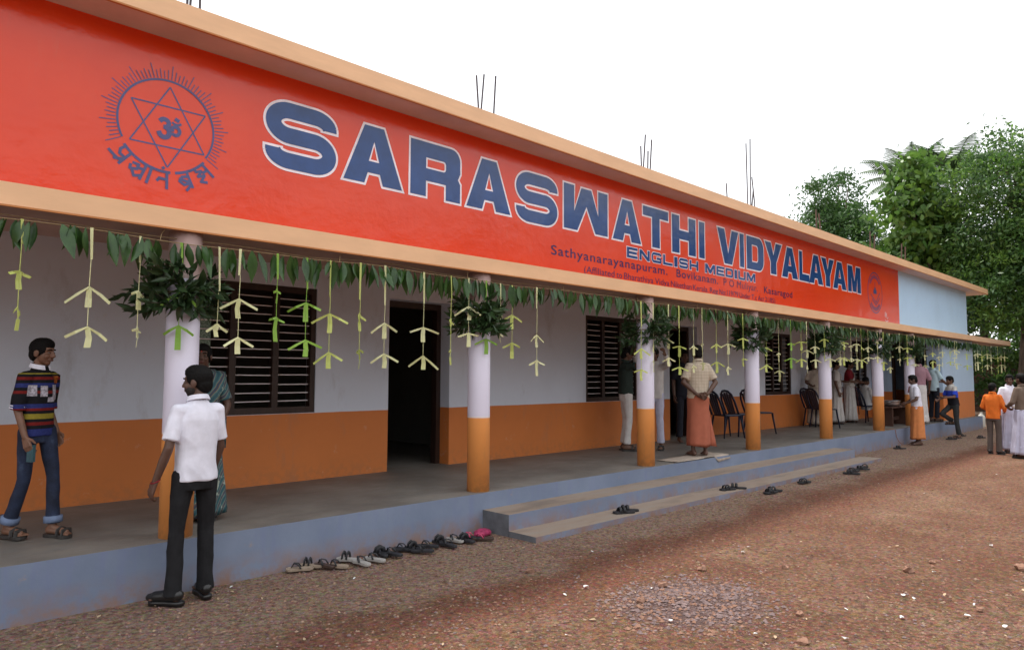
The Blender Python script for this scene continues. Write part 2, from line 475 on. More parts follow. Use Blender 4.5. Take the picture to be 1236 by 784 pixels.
# ------------------------------------------------------------------ ground
def ground_height(x, y):
    h = 0.016 * mnoise.noise((x * 1.1, y * 1.1, 3.1)) + 0.009 * mnoise.noise((x * 4.0, y * 4.0, 9.0))
    d = math.hypot(x - 4.45, (y - 2.72) * 1.25)
    h += 0.05 * math.exp(-(d / 0.38) ** 2) + 0.02 * math.exp(-(math.hypot(x - 4.2, y - 2.85) / 0.2) ** 2)
    k = 1.0
    if y > 4.4: k = max(0.15, 1 - (y - 4.4) / 1.0)
    return h * k - 0.012

gx = np.concatenate([[-400, -120, -40, -15, -6, -2], np.arange(0, 14, 0.09), np.arange(14, 32, 0.35), [34, 38, 45, 60, 90, 160, 400]])
gy = np.concatenate([[-400, -120, -40, -15, -7], np.arange(-4, 5.7, 0.09), [6.5, 8, 12, 20, 40, 90, 160, 400]])
gv, gf = [], []
for yy in gy:
    for xx in gx:
        gv.append((xx, yy, ground_height(xx, yy) if (-1 < xx < 33 and -5 < yy < 6) else -0.015))
nx = len(gx)
for j in range(len(gy) - 1):
    for i in range(nx - 1):
        a = j * nx + i
        gf.append((a, a + 1, a + 1 + nx, a + nx))
g = MB(); g.add(gv, gf)
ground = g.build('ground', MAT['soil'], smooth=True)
tag(ground, kind='structure')

# ------------------------------------------------------------------ the school building
B = thing('school_building', 'long single-storey school with red sign wall, orange dado and pillared veranda', 'building')
YP, YW, YS, YC, YR = 5.413, 7.414, 5.69, 5.42, 5.357
FZ = 0.366                      # veranda floor
XE = 25.3                       # end of the building
m = MB()
m.box(-4, 25.45, YP, 13.0, -0.2, FZ, 0, mtop=1)
plinth = m.build('plinth', [MAT['plinth'], MAT['cement']], B, bevel=0.008)
for (x0, x1, y0, z1) in ((4.95, 13.99, YP - 0.377, 0.2), (4.95, 14.3, YP - 0.7415, 0.045)):
    m = MB(); m.box(x0, x1, y0, YP - (0.0 if z1 > 0.1 else 0.37), -0.2, z1, 0, mtop=1, mside=2)
    m.build('step', [MAT['plinth'], MAT['tread'], MAT['step_side']], B, bevel=0.008)

# back wall with its door and window openings
WIN = [(2.72, 4.165), (9.03, 10.48), (15.34, 16.70), (20.60, 21.70)]
DOOR = [(5.17, 6.155), (11.48, 12.47), (17.62, 18.60)]
ZT = 4.146
m = MB()
cuts = [('w',) + w for w in WIN] + [('d',) + d for d in DOOR]
cuts.sort(key=lambda c: c[1])
x = -4.0
T = 0.215
for kind, a, b in cuts:
    m.box(x, a, YW, YW + T, FZ, ZT)
    if kind == 'w':
        m.box(a, b, YW, YW + T, FZ, 1.125); m.box(a, b, YW, YW + T, 2.54, ZT)
    else:
        m.box(a, b, YW, YW + T, 2.51, ZT)
    x = b
m.box(x, 22.0, YW, YW + T, FZ, ZT)
m.build('veranda_wall', MAT['wall'], B)
# the room that closes the veranda: front wall, side wall with a doorway
YF = 5.575
m = MB()
m.box(22.0, XE, YF, YF + 0.2, FZ, 2.625)
m.box(22.0, 22.2, YF + 0.2, 5.95, FZ, 2.62); m.box(22.0, 22.2, 6.857, YW, FZ, 2.62); m.box(22.0, 22.2, 5.95, 6.857, 2.45, 2.62)
m.build('end_room_wall', MAT['wall_blue'], B)
m = MB(); m.box(XE - 0.2, XE, YF + 0.2, 13.0, FZ, ZT); m.build('end_wall', MAT['wall_blue'], B)
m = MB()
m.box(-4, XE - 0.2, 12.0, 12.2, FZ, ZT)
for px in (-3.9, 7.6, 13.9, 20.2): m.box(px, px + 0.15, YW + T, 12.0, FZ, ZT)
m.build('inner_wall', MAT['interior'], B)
m = MB(); m.box(-4, XE, 6.45, YW, 2.95, 3.05); m.build('veranda_ceiling', MAT['ceiling'], B)
m = MB(); m.box(-4, XE, 6.35, 6.45, 2.774, 2.95); m.build('ceiling_beam', MAT['soffit_low'], B)

# canopy slab, sign wall, roof slab
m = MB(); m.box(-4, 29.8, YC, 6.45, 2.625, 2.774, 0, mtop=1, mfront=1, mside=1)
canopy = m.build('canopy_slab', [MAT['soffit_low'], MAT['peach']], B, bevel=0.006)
m = MB(); m.box(-4, 29.8, YC - 0.004, YC + 0.02, 2.617, 2.629); m.build('drip_edge', MAT['peach_deep'], B)
m = MB(); m.box(-4, 18.965, YS, YS + 0.2, 2.774, ZT); signwall = m.build('sign_wall', MAT['red'], B)
m = MB(); m.box(18.965, XE, YS + 0.002, YS + 0.2, 2.774, ZT); m.build('upper_wall', MAT['blue_sign'], B)
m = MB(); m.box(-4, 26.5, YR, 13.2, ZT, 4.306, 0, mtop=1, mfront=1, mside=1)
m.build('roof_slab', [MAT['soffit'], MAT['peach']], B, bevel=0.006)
m = MB(); m.box(-4, 26.5, YR - 0.004, YR + 0.02, ZT - 0.008, ZT + 0.004); m.build('drip_edge', MAT['peach_deep'], B)

# windows
def window(x0, x1, npan, pane=False):
    e = empty('window', parent=B)
    z0, z1 = 1.125, 2.54
    y0, y1 = YW + 0.015, YW + 0.10
    m = MB()
    m.box(x0, x0 + 0.06, y0, y1, z0, z1); m.box(x1 - 0.06, x1, y0, y1, z0, z1)
    m.box(x0 + 0.06, x1 - 0.06, y0 + 0.001, y1, z1 - 0.07, z1); m.box(x0 + 0.06, x1 - 0.06, y0 + 0.001, y1, z0, z0 + 0.07)
    m.build('frame', MAT['wood'], e, bevel=0.004)
    w = (x1 - x0) / npan
    for k in range(1, npan):
        m = MB(); m.box(x0 + w * k - 0.035, x0 + w * k + 0.035, y0 + 0.002, y1 - 0.01, z0 + 0.07, z1 - 0.07); m.build('mullion', MAT['wood'], e, bevel=0.004)
    nb = 13
    for k in range(npan):
        a = x0 + w * k + (0.06 if k == 0 else 0.035); b = x0 + w * (k + 1) - (0.06 if k == npan - 1 else 0.035)
        for i in range(nb):
            z = z0 + 0.07 + (z1 - z0 - 0.14) * (i + 0.7) / (nb + 0.4) + random.uniform(-0.008, 0.008)
            m = MB(); m.tube([(a, y0 + 0.05, z), (b, y0 + 0.05, z + random.uniform(-0.004, 0.004))], 0.0065, 6); m.build('bar', MAT['bar'], e)
    # shutters behind the bars: closed plank leaves, dark
    for k in range(npan):
        a = x0 + w * k + 0.045; b = x0 + w * (k + 1) - 0.045
        if pane and k == 0:
            m = MB(); m.box(a, a + (b - a) * 0.6, y1 + 0.01, y1 + 0.016, z0 + 0.08, z1 - 0.08); m.build('pane', MAT['glass'], e)
    return e
window(2.72, 4.165, 3, True)
window(9.03, 10.48, 3)
window(15.34, 16.70, 3)
window(20.60, 21.70, 2)
# door frames (the leaves stand open inside the rooms)
for (a, b) in DOOR:
    e = empty('door', parent=B)
    m = MB()
    m.box(a, a + 0.07, YW + 0.19, YW + 0.30, FZ, 2.51); m.box(b - 0.07, b, YW + 0.19, YW + 0.30, FZ, 2.51); m.box(a + 0.07, b - 0.07, YW + 0.191, YW + 0.30, 2.43, 2.51)
    m.build('door_frame', MAT['wood'], e)
    m = MB(); m.box(a + 0.03, a + 0.07, YW + 0.31, YW + 0.31 + 0.86, FZ + 0.02, 2.42)
    d = m.build('door_leaf', MAT['wood'], e)
    for zz in (0.55, 1.25, 1.95):
        m = MB(); m.box(a + 0.071, a + 0.085, YW + 0.42, YW + 1.05, zz, zz + 0.45); m.build('panel', MAT['wood'], d)
e = empty('door', parent=B)
m = MB(); m.box(22.02, 22.14, 5.952, 6.01, FZ, 2.448); m.box(22.02, 22.14, 6.797, 6.855, FZ, 2.448); m.box(22.02, 22.14, 6.01, 6.797, 2.39, 2.448)
m.build('door_frame', MAT['wood'], e)

# pillars
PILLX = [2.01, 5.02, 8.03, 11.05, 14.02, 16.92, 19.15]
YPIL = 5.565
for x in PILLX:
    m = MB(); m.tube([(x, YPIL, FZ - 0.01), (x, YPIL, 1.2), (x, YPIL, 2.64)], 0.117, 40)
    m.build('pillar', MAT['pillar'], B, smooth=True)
    o = COL.objects[-1]
# reinforcement bars left standing on the roof
def rebar(x, y, top, rust=False, r=0.011):
    m = MB(); m.tube([(x, y, 4.30), (x + random.uniform(-.01, .01), y, (4.3 + top) / 2), (x + random.uniform(-.04, .04), y + random.uniform(-.03, .03), top)], r, 6)
    m.build('rebar', MAT['rebar_rust' if rust else 'rebar'], B)
for x0, x1, tops in ((2.17, 2.29, (5.4, 5.3, 5.45)), (5.56, 5.80, (5.13, 5.22, 5.20)), (8.94, 9.20, (5.24, 5.10, 5.20, 5.06)), (11.52, 11.56, (4.98,)), (12.40, 12.62, (6.0, 5.95, 5.3, 5.1))):
    for k, t in enumerate(tops):
        rebar(x0 + (x1 - x0) * k / max(1, len(tops) - 1), 6.2 + 0.1 * (k % 2), t)
for x0 in (15.6, 18.9, 21.3):
    for k in range(2): rebar(x0 + 0.09 * k, 6.2 + 0.12 * (k % 2), 5.1 + 0.12 * (k % 3), True, 0.016)

# ------------------------------------------------------------------ lettering on the sign wall
def curve_mesh(loops, offset=0.0):
    cu = bpy.data.curves.new('tmp', 'CURVE'); cu.dimensions = '2D'; cu.fill_mode = 'BOTH'; cu.offset = offset
    for lp in loops:
        sp = cu.splines.new('POLY'); sp.points.add(len(lp) - 1)
        for k, p in enumerate(lp): sp.points[k].co = (p[0], p[1], 0, 1)
        sp.use_cyclic_u = True
    return cu

CURVES = []
def on_wall(cu, name, mat, parent, dy):
    """queue a flat curve that lies in x-z on the sign wall; baked to a mesh later"""
    o = bpy.data.objects.new(name, cu)
    link(o, parent)
    o.matrix_world = Matrix(((1, 0, 0, 0), (0, 0, -1, YS - dy), (0, 1, 0, 0), (0, 0, 0, 1)))
    cu.materials.append(mat)
    CURVES.append(o)
    return o

def arcp(cx, cy, rx, ry, a0, a1, n=8):
    return [(cx + rx * math.cos(R(a0 + (a1 - a0) * k / n)), cy + ry * math.sin(R(a0 + (a1 - a0) * k / n))) for k in range(n + 1)]

def stroke_loop(path, t):
    """outline of a thick stroke with butt ends"""
    Lf, Rt = [], []
    n = len(path)
    for i, p in enumerate(path):
        a = Vector(path[max(i - 1, 0)]); b = Vector(path[min(i + 1, n - 1)])
        d = (b - a).normalized(); nn = Vector((-d.y, d.x)) * t / 2
        Lf.append((p[0] + nn.x, p[1] + nn.y)); Rt.append((p[0] - nn.x, p[1] - nn.y))
    return Lf + Rt[::-1]

def offset_loop(lp, d):
    """grow a closed outline by d (mitred, with the mitre length limited)"""
    n = len(lp)
    area = sum(lp[i][0] * lp[(i + 1) % n][1] - lp[(i + 1) % n][0] * lp[i][1] for i in range(n))
    sg = 1 if area > 0 else -1
    out = []
    for i in range(n):
        p, a, b = Vector(lp[i]), Vector(lp[i - 1]), Vector(lp[(i + 1) % n])
        d1, d2 = (p - a), (b - p)
        if d1.length < 1e-7: d1 = d2
        if d2.length < 1e-7: d2 = d1
        d1.normalize(); d2.normalize()
        n1, n2 = Vector((d1.y, -d1.x)) * sg, Vector((d2.y, -d2.x)) * sg
        mm = n1 + n2
        L = mm.length
        if L < 1e-6: out.append(tuple(p + n1 * d)); continue
        mm /= L
        out.append(tuple(p + mm * (d / max(0.45, mm.dot(n1)))))
    return out

def letter(ch, w, h, grow=0.0):
    t = 0.235 * h         # bar thickness
    s = min(0.35 * h, 0.30 * w)                 # stem thickness
    if ch == 'I': return [[(0, 0), (0, h), (w, h), (w, 0)]]
    if ch == 'L': return [[(0, 0), (0, h), (s, h), (s, t), (w, t), (w, 0)]]
    if ch == 'T': return [[(w / 2 - s / 2, 0), (w / 2 - s / 2, h - t), (0, h - t), (0, h), (w, h), (w, h - t), (w / 2 + s / 2, h - t), (w / 2 + s / 2, 0)]]
    if ch == 'H': return [[(0, 0), (0, h), (s, h), (s, h / 2 + t / 2), (w - s, h / 2 + t / 2), (w - s, h), (w, h), (w, 0), (w - s, 0), (w - s, h / 2 - t / 2), (s, h / 2 - t / 2), (s, 0)]]
    if ch == 'E': return [[(0, 0), (0, h), (w, h), (w, h - t), (s, h - t), (s, h / 2 + t / 2), (w * .93, h / 2 + t / 2), (w * .93, h / 2 - t / 2), (s, h / 2 - t / 2), (s, t), (w, t), (w, 0)]]
    if ch == 'A':
        return [[(0, 0), (.335 * w, h), (.665 * w, h), (w, 0), (w - 1.15 * s, 0), (w - 1.15 * s - .055 * w, .19 * h), (1.15 * s + .055 * w, .19 * h), (1.15 * s, 0)],
                [(.41 * w, .39 * h), (.59 * w, .39 * h), (.5 * w, .74 * h)]]
    if ch == 'V': return [[(.5 * w - .62 * s, 0), (0, h), (1.12 * s, h), (.5 * w, .30 * h), (w - 1.12 * s, h), (w, h), (.5 * w + .62 * s, 0)]]
    if ch == 'Y': return [[(w / 2 - s * .55, 0), (w / 2 - s * .55, .38 * h), (0, h), (1.2 * s, h), (w / 2, .60 * h), (w - 1.2 * s, h), (w, h), (w / 2 + s * .55, .38 * h), (w / 2 + s * .55, 0)]]
    if ch == 'M': return [[(0, 0), (0, h), (1.3 * s, h), (w / 2, .42 * h), (w - 1.3 * s, h), (w, h), (w, 0), (w - s, 0), (w - s, .58 * h), (w / 2 + .5 * s, 0.02 * h), (w / 2 - .5 * s, 0.02 * h), (s, .58 * h), (s, 0)]]
    if ch == 'W': return [[(x, h - y) for x, y in letter('M', w, h)[0]]]
    if ch == 'N': return [[(0, 0), (0, h), (1.1 * s, h), (w - s, .36 * h), (w - s, h), (w, h), (w, 0), (w - 1.1 * s, 0), (s, .64 * h), (s, 0)]]
    if ch == 'D':
        c = .32 * h; ri = .12 * h
        return [[(0, 0), (0, h)] + arcp(w - c, h - c, c, c, 90, 0) + arcp(w - c, c, c, c, 0, -90),
                [(s, t), (s, h - t)] + arcp(w - 1.1 * s - ri, h - t - ri, ri, ri, 90, 0, 5) + arcp(w - 1.1 * s - ri, t + ri, ri, ri, 0, -90, 5)]
    if ch == 'U':
        c = .3 * h
        return [[(0, h), (s, h)] + arcp(s + c * .4, t + c * .3, c * .4, c * .3, 180, 270, 5) + arcp(w - s - c * .4, t + c * .3, c * .4, c * .3, 270, 360, 5) + [(w - s, h), (w, h)] + arcp(w - c, c, c, c, 0, -90) + arcp(c, c, c, c, 270, 180)]
    if ch == 'R':
        c = .22 * h
        return [[(0, 0), (0, h)] + arcp(w - c, h - c, c, c, 90, 0, 6) + [(w, .56 * h), (w - .05 * w, .44 * h), (w, .36 * h), (w, 0), (w - s, 0), (w - s, .29 * h), (s, .29 * h), (s, 0)],
                [(s, .52 * h), (s, .72 * h)] + arcp(w - s - .06 * h, .66 * h, .06 * h, .06 * h, 90, 0, 3) + arcp(w - s - .06 * h, .58 * h, .06 * h, .06 * h, 0, -90, 3)]
    return [[(0, 0), (0, h), (w, h), (w, 0)]]

WORDS = [('S', 2.65, 3.37), ('A', 3.41, 4.11), ('R', 4.17, 4.86), ('A', 4.91, 5.61), ('S', 5.66, 6.41), ('W', 6.49, 7.40), ('A', 7.47, 8.15), ('T', 8.16, 8.83), ('H', 8.89, 9.58), ('I', 9.64, 9.84),
         ('V', 10.20, 10.92), ('I', 10.93, 11.11), ('D', 11.17, 11.82), ('Y', 11.83, 12.54), ('A', 12.50, 13.21), ('L', 13.24, 13.72), ('A', 13.68, 14.38), ('Y', 14.27, 14.95), ('A', 14.86, 15.60), ('M', 15.66, 16.44)]
def stroke_path(ch, w, h):
    tt = (.24 if ch == 'S' else .23) * h
    r = (h - tt) / 4
    y1, y2, y3 = tt / 2, h / 2, h - tt / 2
    rx = min(w * .30, r * 1.35)
    if ch == 'S':
        return tt, [(w - tt / 2, .715 * h)] + arcp(w - tt / 2 - rx, y3 - r * .75, rx, r * .75, 0, 90, 12) + arcp(tt / 2 + rx, y2 + r, rx, r, 90, 270, 22) + arcp(w - tt / 2 - rx, y1 + r, rx, r, 90, -90, 22) + arcp(tt / 2 + rx, y1 + r * .75, rx, r * .75, 270, 180, 12) + [(tt / 2, .285 * h)]
    return tt, [(w - tt / 2, .70 * h)] + arcp(w - tt / 2 - rx, y3 - r * .75, rx, r * .75, 0, 90, 8) + arcp(tt / 2 + rx, h / 2, rx, h / 2 - tt / 2, 90, 270, 20) + [(w - tt / 2, tt / 2), (w - tt / 2, .43 * h), (w * .52, .43 * h)]
def stroke_mesh(path, width, ext, name, mat, dy):
    m = MB(); n = len(path)
    for k in range(n - 1):
        a, b = Vector(path[k]), Vector(path[k + 1])
        if (b - a).length < 1e-6: continue
        d = (b - a).normalized(); nn = Vector((-d.y, d.x)) * width / 2
        a = a - d * (ext if k == 0 else width * .045); b = b + d * (ext if k == n - 2 else width * .045)
        y = YS - dy - 0.000022 * k
        m.add([(a.x + nn.x, y, a.y + nn.y), (a.x - nn.x, y, a.y - nn.y), (b.x - nn.x, y, b.y - nn.y), (b.x + nn.x, y, b.y + nn.y)], [(0, 1, 2, 3)])
    return m.build(name, mat, signwall)
def put_letter(ch, x0, x1, z0, z1, off, name):
    if ch in 'SG':
        tt, path = stroke_path(ch, x1 - x0, z1 - z0)
        path = [(a + x0, b + z0) for a, b in path]
        if ch == 'G':       # square corners want the full half width
            for (a, b) in ((path[-3], path[-4]), (path[-2], path[-3])): pass
        stroke_mesh(path, tt + 2 * off, off, name + '_outline', MAT['outline'], 0.0022)
        stroke_mesh(path, tt, 0.0, name, MAT['navy'], 0.0052)
        return
    big = letter(ch, x1 - x0, z1 - z0, off)
    big = [offset_loop(lp, off if k == 0 else -off * 0.8) for k, lp in enumerate(big)]
    cu = curve_mesh([[(p[0] + x0, p[1] + z0) for p in lp] for lp in big])
    on_wall(cu, name + '_outline', MAT['outline'], signwall, 0.0025)
    cu = curve_mesh([[(p[0] + x0, p[1] + z0) for p in lp] for lp in letter(ch, x1 - x0, z1 - z0)])
    on_wall(cu, name, MAT['navy'], signwall, 0.005)
for k, (ch, x0, x1) in enumerate(WORDS):
    dz = 0.0006 * (k % 2)
    z0, z1 = 3.365, 3.925
    if ch == 'S': z0, z1 = 3.335, 3.92
    put_letter(ch, x0 + .02, x1 - .02, z0, z1, 0.022, 'letter')
# ENGLISH MEDIUM
xs = 7.80
for ch in 'ENGLISH MEDIUM':
    w = {'I': .085, ' ': .16, 'M': .30}.get(ch, .245)
    if ch != ' ': put_letter(ch, xs, xs + w, 3.15, 3.295, 0.009, 'letter')
    xs += w + (.045 if ch != ' ' else 0)

TXT = []
def text(body, x0, x1, z, h, mat, name, parent, dy=0.003, off=0.0, spacing=1.0):
    cu = bpy.data.curves.new('tmp', 'FONT'); cu.body = body; cu.size = 1.0; cu.fill_mode = 'BOTH'; cu.offset = off; cu.space_character = spacing
    cu.materials.append(mat)
    o = bpy.data.objects.new(name, cu); link(o, parent)
    TXT.append((o, x0, x1, z, h, dy))
    return o
text('Sathyanarayanapuram.', 6.28, 8.78, 3.005, 0.115, MAT['small_txt'], 'lettering_word', signwall, off=0.010, spacing=1.12)
text('Bovikanam.', 9.02, 10.22, 3.005, 0.115, MAT['small_txt'], 'lettering_word', signwall, off=0.010, spacing=1.12)
text('P O Muliyar.', 10.40, 11.56, 3.003, 0.115, MAT['small_txt'], 'lettering_word', signwall, off=0.0, spacing=1.12)
text('Kasaragod', 11.80, 12.93, 3.0, 0.115, MAT['small_txt'], 'lettering_word', signwall, off=0.010, spacing=1.12)
line = '(Affiliated to Bharathiya Vidya Nikethan Kerala. Reg No:119/79 Under T.c Act 21/85)'
cw = lambda w_: sum({'i': .5, 'l': .5, 't': .65, 'f': .65, 'r': .7, '.': .5, ':': .5, '(': .6, ')': .6, ' ': .6, '/': .8, '1': .8}.get(c_, 1.35 if c_ in 'NKBRUVA' else 1.0) for c_ in w_)
unit = (12.22 - 6.90) / cw(line)
xw = 6.90
for w_ in line.split(' '):
    text(w_, xw, xw + cw(w_) * unit, 2.85, 0.085, MAT['small_txt'], 'lettering_word', signwall)
    xw += (cw(w_) + .6) * unit

# emblem: rayed circle, six pointed star, om sign, motto on the lower arc
EC = (1.885, 3.465); ER = 0.352
def seg_mesh(segs, width, name, mat, dy, parent):
    m = MB()
    for k, sgm in enumerate(segs):
        a, b = Vector(sgm[0]), Vector(sgm[1]); wd = sgm[2] if len(sgm) > 2 else width
        d = (b - a).normalized(); nn = Vector((-d.y, d.x)) * wd / 2
        y = YS - dy - 0.00008 * (k % 40)
        m.add([(a.x + nn.x, y, a.y + nn.y), (a.x - nn.x, y, a.y - nn.y), (b.x - nn.x, y, b.y - nn.y), (b.x + nn.x, y, b.y + nn.y)], [(0, 1, 2, 3)])
    return m.build(name, mat, parent)
def ringseg(c, r, a0, a1, n):
    pts = [(c[0] + r * math.cos(R(a0 + (a1 - a0) * k / n)), c[1] + r * math.sin(R(a0 + (a1 - a0) * k / n))) for k in range(n + 1)]
    return [(pts[k], pts[k + 1]) for k in range(n)]
seg_mesh(ringseg(EC, ER, -33, 207, 96), 0.016, 'emblem_circle', MAT['emblem'], 0.002, signwall)
rays = []
for k in range(61):
    a = R(-33 + 240 * k / 60)
    L = 0.11 if k % 5 == 0 else 0.06 + 0.012 * (k % 2)
    rays.append(((EC[0] + (ER + .012) * math.cos(a), EC[1] + (ER + .012) * math.sin(a)), (EC[0] + (ER + .012 + L) * math.cos(a), EC[1] + (ER + .012 + L) * math.sin(a)), 0.0065))
seg_mesh(rays, 0.006, 'emblem_rays', MAT['emblem'], 0.002, signwall)
star = []
for base in (90, 270):
    P3 = [(EC[0] + .01 + 0.315 * math.cos(R(base + 120 * k)), EC[1] - .01 + 0.315 * math.sin(R(base + 120 * k))) for k in range(3)]
    star += [(P3[k], P3[(k + 1) % 3]) for k in range(3)]
seg_mesh(star, 0.011, 'emblem_star', MAT['emblem'], 0.002, signwall)
# om sign as thick strokes
def poly_strokes(strokes, org, sc_, wd, name, dy, parent, fn=None):
    segs = []
    for st in strokes:
        w_ = wd
        pts = st
        if isinstance(st, tuple): pts, w_ = st
        q_ = [fn(p) if fn else (org[0] + p[0] * sc_, org[1] + p[1] * sc_) for p in pts]
        for a, b in zip(q_[:-1], q_[1:]):
            d = Vector((b[0] - a[0], b[1] - a[1])); d = d.normalized() * w_ * 0.30 if d.length > 1e-9 else d
            segs.append(((a[0] - d.x, a[1] - d.y), (b[0] + d.x, b[1] + d.y), w_))
    return seg_mesh(segs, wd, name, MAT['emblem'], dy, parent)
def arcl(cx, cy, rx, ry, a0, a1, n=10): return arcp(cx, cy, rx, ry, a0, a1, n)
om = [(arcl(-.30, .28, .26, .24, 150, -80), .034), (arcl(-.30, -.28, .30, .32, 80, -165, 14), .036), (arcl(.02, .02, .22, .10, 180, 330, 6) , .024),
      (arcl(.36, -.08, .24, .26, 150, -130, 12), .026), (arcl(.42, .50, .26, .17, 205, 335, 8), .018), ([(.42, .60), (.45, .66)], .036)]
poly_strokes(om, (EC[0] + .015, EC[1] - .02), 0.125, 0.03, 'emblem_om', 0.002, signwall)
# motto: strokes in (u along the arc, v below the head line)
gl = []
def G(u0, strokes): gl.extend([[(u0 + u, v) for u, v in s] for s in strokes])
G(0.00, [[(0, 0), (1.0, 0)], [(.78, 0), (.78, -1)], [(.15, 0), (.15, -.35), (.35, -.55), (.78, -.5)], [(.78, -.6), (.40, -1.0)], [(-.10, -.95), (.78, -.82)]])
G(1.15, [[(0, 0), (1.55, 0)], [(.95, 0), (.95, -1)], [(1.35, 0), (1.35, -1)], [(.15, -.35), (.5, -.25), (.55, -.55), (.2, -.75), (.1, -.55)], [(.5, -.45), (.95, -.35)], [(.35, -.75), (.6, -1.0), (.95, -.75)]])
G(2.85, [[(0, 0), (1.0, 0)], [(.8, 0), (.8, -1)], [(.8, -.45), (.3, -.45), (.2, -.62)], [(.45, .2), (.55, .26)]])
G(4.35, [[(0, 0), (1.1, 0)], [(.85, 0), (.85, -1)], [(.85, -.3), (.4, -.25), (.15, -.5), (.4, -.75), (.85, -.7)], [(.2, -.35), (.8, -.65)], [(.85, -.8), (.45, -1.1)]])
G(5.55, [[(0, 0), (1.3, 0)], [(.35, 0), (.35, -.2), (.75, -.3), (.3, -.5), (.75, -.62), (.3, -.85), (.6, -1.05)], [(.75, -.45), (1.15, -.45)], [(1.15, 0), (1.15, -1)]])
def motto(p):
    a = R(216 + (p[0] / 7.0) * (322 - 216))
    r = ER + 0.012 - p[1] * 0.125
    return (EC[0] + r * math.cos(a), EC[1] + r * math.sin(a))
def dens(s):
    o = []
    for a, b in zip(s[:-1], s[1:]):
        for k in range(4): o.append((a[0] + (b[0] - a[0]) * k / 4, a[1] + (b[1] - a[1]) * k / 4))
    return o + [s[-1]]
for lo, hi_ in ((-1, 4.1), (4.1, 9)):
    poly_strokes([dens(s) for s in gl if lo <= s[0][0] < hi_], None, 1, 0.021, 'emblem_motto', 0.002, signwall, motto)

# second, round emblem at the far end of the sign
E2 = (17.31, 3.46)
s2 = ringseg(E2, 0.46, 0, 360, 60)
s2 += [((E2[0] - .28, E2[1] - .05), (E2[0] + .05, E2[1] - .22)), ((E2[0] + .05, E2[1] - .22), (E2[0] + .30, E2[1] + .02)), ((E2[0] - .2, E2[1] - .16), (E2[0] + .05, E2[1] - .28)), ((E2[0] + .05, E2[1] - .28), (E2[0] + .3, E2[1] - .1)), ((E2[0], E2[1] + .12), (E2[0], E2[1] + .24))]
seg_mesh(s2, 0.022, 'round_emblem', MAT['emblem'], 0.002, signwall)
for a0, a1 in ((40, 145), (225, 320)):
    ticks = []
    for a in range(a0, a1, 8):
        L = 0.09 if a % 16 else 0.065
        ticks.append(((E2[0] + .33 * math.cos(R(a)), E2[1] + .33 * math.sin(R(a))), (E2[0] + (.33 + L) * math.cos(R(a)), E2[1] + (.33 + L) * math.sin(R(a))), 0.03))
    seg_mesh(ticks, 0.03, 'round_emblem_text', MAT['emblem'], 0.0025, signwall)
seg_mesh([((E2[0] - .1, E2[1] + .02), (E2[0] + .1, E2[1] + .02), .09), ((E2[0] - .05, E2[1] + .08), (E2[0] + .05, E2[1] + .08), .07)], .05, 'round_emblem_lamp', MAT['emblem'], 0.003, signwall)
poly_strokes([[(0, .5), (.15, 1), (.3, .4), (.5, .9), (.7, .3), (1, .5)], [(0, .2), (.4, .0), (1, .1)]], (17.92, 2.84), 0.22, 0.014, 'painter_signature', 0.002, signwall).data.materials[0] = MAT['outline']

# ------------------------------------------------------------------ trees and the far boundary
def leaf_mesh(name, mats, pts, size, aspect=0.42, droop=0.35, jit=0.35, mi=None, up=0.5):
    """many folded leaf quads in one mesh"""
    n = len(pts)
    d = rng.normal(size=(n, 3)); d[:, 2] -= droop
    if up > 8: d[:, 2] *= .12
    d = d * 1.0; d /= np.linalg.norm(d, axis=1, keepdims=True)
    r = rng.normal(size=(n, 3)); r[:, 2] += up
    nrm = r - d * (r * d).sum(1, keepdims=True); nrm /= np.linalg.norm(nrm, axis=1, keepdims=True)
    sd = np.cross(d, nrm)
    L = size * (1 + jit * rng.uniform(-1, 1, size=(n, 1)))
    w = L * aspect / 2
    cv = L * rng.uniform(-.10, .22, size=(n, 1))
    a = pts; b1 = pts + d * L * 0.28 + sd * w * .85 + nrm * L * 0.03; b2 = pts + d * L * 0.66 + sd * w * .8 - nrm * cv * .3; c = pts + d * L - nrm * cv
    e2 = pts + d * L * 0.66 - sd * w * .8 - nrm * cv * .3; e1 = pts + d * L * 0.28 - sd * w * .85 + nrm * L * 0.03
    v = np.stack([a, b1, b2, c, e2, e1], 1).reshape(-1, 3)
    me = bpy.data.meshes.new(name)
    me.vertices.add(6 * n); me.vertices.foreach_set('co', v.ravel().astype(np.float32))
    me.loops.add(6 * n); me.loops.foreach_set('vertex_index', np.arange(6 * n, dtype=np.int32))
    me.polygons.add(n); me.polygons.foreach_set('loop_start', np.arange(0, 6 * n, 6, dtype=np.int32))
    if not isinstance(mats, (list, tuple)): mats = [mats]
    for m_ in mats: me.materials.append(m_)
    if mi is not None: me.polygons.foreach_set('material_index', np.asarray(mi, dtype=np.int32))
    me.update(calc_edges=True); me.validate()
    return me

def clumps(ells, nclump, per, spread):
    """points in clumps spread through ellipsoids, biased to their outside"""
    vol = np.array([e[1][0] * e[1][1] * e[1][2] for e in ells]); vol = vol / vol.sum()
    out, idx = [], []
    for k in range(nclump):
        e = ells[rng.choice(len(ells), p=vol)]
        u = rng.normal(size=3); u /= np.linalg.norm(u)
        r_ = rng.uniform(0.40, 0.96) ** 0.7
        c = np.array(e[0]) + u * np.array(e[1]) * r_
        m_ = int(per * rng.uniform(0.5, 1.5))
        s_ = spread * rng.uniform(0.6, 1.4)
        p = c + rng.normal(size=(m_, 3)) * s_ * np.array([1, 1, 0.55])
        out.append(p); idx.append(np.full(m_, rng.integers(0, 3)))
    return np.concatenate(out), np.concatenate(idx)

